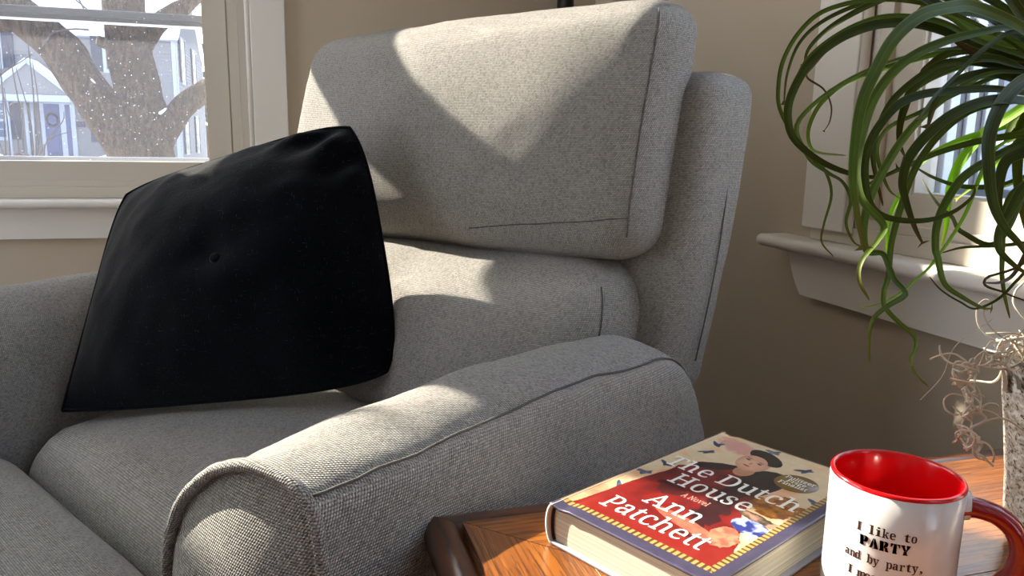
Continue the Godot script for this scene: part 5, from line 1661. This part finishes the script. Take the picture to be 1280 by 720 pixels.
func house() -> void:
	var o := Vector3(-3.27, -0.30, -28.0)    # right front corner at the ground
	var h := thing("house", "pale clapboard house with dark shutters and a blue front door seen through the dusty window", "house", o)
	var W := 11.5
	var D := 8.6
	var eave := 4.45
	var S: Material = M.siding
	var T: Material = M.house_trim
	# body
	var m := MB.new()
	m.box(Vector3(-W, 0, -D), Vector3(0, eave, 0))
	part("wall", m.mesh(), S, h)
	var gab := slab(PackedVector2Array([Vector2(0, eave), Vector2(D / 2, eave + 2.6), Vector2(D, eave)]), -0.1, 0.0)
	var gb := part("gable", gab, S, h)
	gb.transform = Transform3D(Basis(Vector3.UP, PI / 2), Vector3(0, 0, 0))
	# clapboards, each a wedge that overlaps the one below
	m = MB.new()
	var n := 39
	for k in n:
		var y := eave * k / n
		var dy := eave / n
		m.group = -1
		m.quad(Vector3(-W, y, 0.030), Vector3(0.03, y, 0.030), Vector3(0.008, y + dy, 0.008), Vector3(-W, y + dy, 0.008))
		m.quad(Vector3(-W, y, 0.0), Vector3(0.03, y, 0.0), Vector3(0.03, y, 0.030), Vector3(-W, y, 0.030))
		m.quad(Vector3(0.030, y, 0.03), Vector3(0.030, y, -D), Vector3(0.008, y + dy, -D), Vector3(0.008, y + dy, 0.008))
		m.quad(Vector3(0.030, y, 0.03), Vector3(0.0, y, 0.03), Vector3(0.0, y, -D), Vector3(0.030, y, -D))
	for k in 20:
		var y := eave + 2.6 * k / 20.0
		var f := 1.0 - k / 20.0
		var dy := 2.6 / 20.0
		var z0 := -D / 2 + D / 2 * f
		var z1 := -D / 2 - D / 2 * f
		m.quad(Vector3(0.030, y, z0), Vector3(0.030, y, z1), Vector3(0.008, y + dy, z1), Vector3(0.008, y + dy, z0))
	tag(part("clapboards", m.mesh(false), S, h), "", "", "", "stuff")
	part("corner_board", rbox(Vector3(0.12, eave, 0.05), 0.005), T, h, Vector3(-0.045, eave / 2, 0.03))
	part("corner_board", rbox(Vector3(0.05, eave, 0.12), 0.005), T, h, Vector3(0.03, eave / 2, -0.045))
	part("corner_board", rbox(Vector3(0.05, eave, 0.12), 0.005), T, h, Vector3(0.03, eave / 2, -D + 0.06))
	part("frieze", rbox(Vector3(W, 0.20, 0.06), 0.005), T, h, Vector3(-W / 2, eave - 0.08, 0.04))
	# snow-covered roof
	for s in [1.0, -1.0]:
		var r := part("roof", rbox(Vector3(W + 0.3, 0.16, sqrt(pow(D / 2, 2.0) + 2.6 * 2.6) + 0.35), 0.03), M.roof_snow, h)
		var tilt: float = atan2(2.6, D / 2) * s
		r.transform = Transform3D(Basis(Vector3.RIGHT, tilt), Vector3(-W / 2, eave + 1.30, -D / 2 + s * (D / 4 + 0.10)))
	# windows of the front: centre x, y, width, height in house axes; shutters on both sides
	var wins := [[-1.60, 3.82, 0.92, 1.08], [-4.15 + 2.3 - 0.0, 1.42, 0.80, 0.72], [-5.45, 3.82, 0.92, 1.08], [-5.45, 1.66, 0.92, 1.10]]
	for w in wins:
		house_window(h, Vector3(w[0], w[1], 0.03), w[2], w[3], 0.0, 0.30)
	# windows of the end wall
	for w in [[-1.6, 3.80, 0.8, 1.4], [-5.2, 3.80, 0.8, 1.4], [-1.6, 1.35, 0.8, 1.3], [-5.2, 1.35, 0.8, 1.3]]:
		house_window(h, Vector3(0.03, w[1], w[0]), w[2], w[3], PI / 2, 0.32)
	# entrance: pediment on two pairs of columns, door with sidelight
	var px := -4.04
	var ped := part("pediment", slab(PackedVector2Array([Vector2(-1.06, 0), Vector2(1.06, 0), Vector2(0, 0.95)]), 0.0, 0.9), S, h, Vector3(px, 2.42, 0.0))
	for s in [-1.0, 1.0]:
		var rk := part("raking_cornice", rbox(Vector3(1.50, 0.10, 1.0), 0.01), T, ped, Vector3(s * 0.56, 0.50, 0.48))
		rk.rotation.z = -s * atan2(0.95, 1.10)
		var rs := part("roof_snow", rbox(Vector3(1.46, 0.06, 0.98), 0.02), M.roof_snow, ped, Vector3(s * 0.585, 0.575, 0.47))
		rs.rotation.z = -s * atan2(0.95, 1.10)
	part("entablature", rbox(Vector3(2.16, 0.20, 0.98), 0.01), T, h, Vector3(px, 2.32, 0.48))
	for x in [-4.70, -4.42, -4.24]:
		part("column", tube(PackedVector3Array([Vector3(x, 0.42, 0.86 if x < -4.5 else 0.1), Vector3(x, 2.22, 0.86 if x < -4.5 else 0.1)]), 0.055, 12).mesh(), T, h)
	part("doorstep", rbox(Vector3(1.5, 0.16, 0.9), 0.02), M.snow, h, Vector3(-3.6, 0.47, 0.45))
	var dx := -3.54
	part("door_surround", rbox(Vector3(0.98, 1.78, 0.08), 0.01), T, h, Vector3(dx, 1.40, 0.05))
	var door := part("door", rbox(Vector3(0.44, 1.62, 0.06), 0.01), M.door_paint, h, Vector3(dx - 0.16, 1.38, 0.075))
	for y in [-0.45, 0.30]:
		part("door_panel", rbox(Vector3(0.30, 0.50, 0.03), 0.008), M.door_paint, door, Vector3(0, y, 0.025))
	# dried wreath: a ring of twigs
	var wr := MB.new()
	rng.seed = 9
	for k in 26:
		var a := TAU * k / 26.0
		var c := Vector3(cos(a) * 0.13, 0.32 + sin(a) * 0.15, 0.05)
		add_tube(wr, PackedVector3Array([c, c + Vector3(cos(a + 1.1) * 0.10, sin(a + 1.1) * 0.10, 0.02)]), 0.012, 5)
	part("wreath", wr.mesh(false), M.twig_bark, door)
	part("sidelight", rbox(Vector3(0.14, 1.60, 0.05), 0.005), M.door_paint, h, Vector3(dx + 0.285, 1.38, 0.075))
	part("mailbox", rbox(Vector3(0.22, 0.18, 0.12), 0.02), M.shutter_paint, h, Vector3(-2.88, 1.58, 0.10))
	part("red_planter", rbox(Vector3(0.16, 0.22, 0.16), 0.03), M.red_pot, h, Vector3(-4.50, 0.55, 0.9))
	part("red_planter", rbox(Vector3(0.14, 0.18, 0.14), 0.03), M.red_pot, h, Vector3(-4.28, 0.53, 0.9))
	# banks of snow against the wall
	for b in [[-2.35, 1.9, 0.60], [-5.7, 1.7, 0.62]]:
		var sn := rounded(Vector3(b[1], b[2] * 1.5, 1.0), 0.35, 5, 6, 0, func(p: Vector3, q: Vector3) -> Vector3:
			return p + Vector3(0, 0.10 * sin(p.x * 3.0) + wob(p, 1.5, 0.1), 0))
		part("snow_bank", sn.mesh(), M.snow, h, Vector3(b[0], 0.10, 0.75))

func house_window(h: Node3D, at: Vector3, w: float, ht: float, turn: float, shutter: float) -> void:
	var f := part("window_frame", rbox(Vector3(w + 0.14, ht + 0.14, 0.06), 0.01), M.house_trim, h)
	f.transform = Transform3D(Basis(Vector3.UP, turn), at)
	part("pane", rbox(Vector3(w - 0.06, ht / 2 - 0.07, 0.02), 0.004), M.dark_pane, f, Vector3(0, ht / 4, 0.026))
	part("pane", rbox(Vector3(w - 0.06, ht / 2 - 0.07, 0.02), 0.004), M.dark_pane, f, Vector3(0, -ht / 4, 0.022))
	part("muntin", rbox(Vector3(0.03, ht, 0.03), 0.004), M.house_trim, f, Vector3(0, 0, 0.030))
	part("muntin", rbox(Vector3(w, 0.03, 0.03), 0.004), M.house_trim, f, Vector3(0, ht / 4, 0.028))
	part("muntin", rbox(Vector3(w, 0.03, 0.03), 0.004), M.house_trim, f, Vector3(0, -ht / 4, 0.028))
	for s in [-1.0, 1.0]:
		part("shutter", rbox(Vector3(shutter, ht + 0.06, 0.05), 0.01), M.shutter_paint, f, Vector3(s * (w / 2 + 0.09 + shutter / 2), 0, 0.02))

# The next house, close by on the right: upright boards of blue-grey, one window.
func neighbour() -> void:
	var o := Vector3(4.3, -0.30, -3.6)
	var h := thing("neighbor_house", "blue-grey boarded neighbouring house close outside the window behind the plant", "house", o)
	var H := 2.55
	var m := MB.new()
	m.box(Vector3(0, 0, -6.0), Vector3(5, H, 4.0))
	part("wall", m.mesh(), M.blue_siding_dark, h)
	for k in 33:
		var z := -5.85 + k * 0.30
		part("board", rbox(Vector3(0.024, H - 0.02, 0.275), 0.004, 1), M.blue_siding, h, Vector3(-0.012, H / 2, z))
	for k in 32:
		part("batten", rbox(Vector3(0.022, H - 0.02, 0.05), 0.004, 1), M.blue_siding_dark if k % 5 == 2 else M.blue_siding, h, Vector3(-0.030, H / 2, -5.70 + k * 0.30))
	var f := part("window_frame", rbox(Vector3(0.07, 1.0, 0.86), 0.01), M.house_trim, h, Vector3(-0.05, 1.25, -0.22))
	part("pane", rbox(Vector3(0.02, 0.86, 0.72), 0.004), M.dark_pane, f, Vector3(-0.032, 0, 0))
	part("muntin", rbox(Vector3(0.03, 0.04, 0.74), 0.004), M.house_trim, f, Vector3(-0.036, 0, 0))
	part("fascia", rbox(Vector3(0.06, 0.18, 10.2), 0.01), M.house_trim, h, Vector3(-0.12, H - 0.02, -1.0))
	var r := part("roof", rbox(Vector3(3.2, 0.16, 10.4), 0.04), M.roof_snow, h, Vector3(1.25, H + 0.62, -1.0))
	r.rotation.z = 0.42
const SHRUB := [
	[Vector3(-2.128, 0.663, -7.100), Vector3(-2.084, 1.005, -7.000), Vector3(-2.031, 1.537, -6.900)],
	[Vector3(-2.095, 0.663, -7.100), Vector3(-2.062, 1.006, -7.000), Vector3(-2.043, 1.243, -6.900), Vector3(-2.103, 1.550, -7.050)],
	[Vector3(-2.033, 0.663, -7.100), Vector3(-2.007, 0.946, -7.000), Vector3(-2.021, 1.064, -6.900), Vector3(-2.076, 1.251, -7.050)],
	[Vector3(-2.004, 0.664, -7.100), Vector3(-1.963, 1.008, -7.000), Vector3(-1.957, 1.305, -6.900), Vector3(-2.016, 1.554, -7.050), Vector3(-1.998, 1.777, -6.950)],
	[Vector3(-1.914, 0.665, -7.100), Vector3(-1.864, 1.194, -7.000), Vector3(-1.841, 1.576, -6.900), Vector3(-1.885, 1.799, -7.050)],
	[Vector3(-1.925, 0.664, -7.100), Vector3(-1.843, 0.918, -7.000), Vector3(-1.810, 1.191, -6.900), Vector3(-1.864, 1.471, -7.050)],
	[Vector3(-1.857, 0.729, -7.100), Vector3(-1.805, 0.838, -7.000), Vector3(-1.654, 1.001, -6.900), Vector3(-1.673, 1.079, -7.050)],
	[Vector3(-1.928, 0.760, -7.100), Vector3(-1.902, 1.009, -7.000), Vector3(-1.902, 1.188, -6.900), Vector3(-1.980, 1.406, -7.050)],
	[Vector3(-2.117, 0.663, -7.100), Vector3(-2.128, 0.820, -7.000), Vector3(-2.124, 1.002, -6.900)],
	[Vector3(-1.830, 0.837, -7.100), Vector3(-1.733, 0.889, -7.000), Vector3(-1.593, 0.928, -6.900)],
	[Vector3(-2.064, 1.119, -7.100), Vector3(-2.000, 1.141, -7.000), Vector3(-1.940, 1.127, -6.900)],
	[Vector3(-2.109, 1.356, -7.100), Vector3(-1.975, 1.419, -7.000), Vector3(-1.821, 1.500, -6.900)],
	[Vector3(-1.914, 0.665, -7.100), Vector3(-1.845, 0.762, -7.000), Vector3(-1.797, 0.826, -6.900)],
]
const HANG := [Vector3(-0.119, 0.174, 0.012), Vector3(-0.127, 0.170, 0.010), Vector3(-0.136, 0.167, 0.008), Vector3(-0.146, 0.164, 0.006), Vector3(-0.151, 0.156, 0.006), Vector3(-0.145, 0.148, 0.009), Vector3(-0.149, 0.138, 0.010), Vector3(-0.143, 0.131, 0.013), Vector3(-0.149, 0.120, 0.013), Vector3(-0.146, 0.112, 0.016), Vector3(-0.135, 0.102, 0.021)]
const THREAD := [Vector3(-0.129, 0.195, 0.005), Vector3(-0.153, 0.177, 0.001), Vector3(-0.162, 0.157, 0.002), Vector3(-0.177, 0.141, 0.001)]
const CROWN := Vector3(-0.026, 0.370, -0.057)
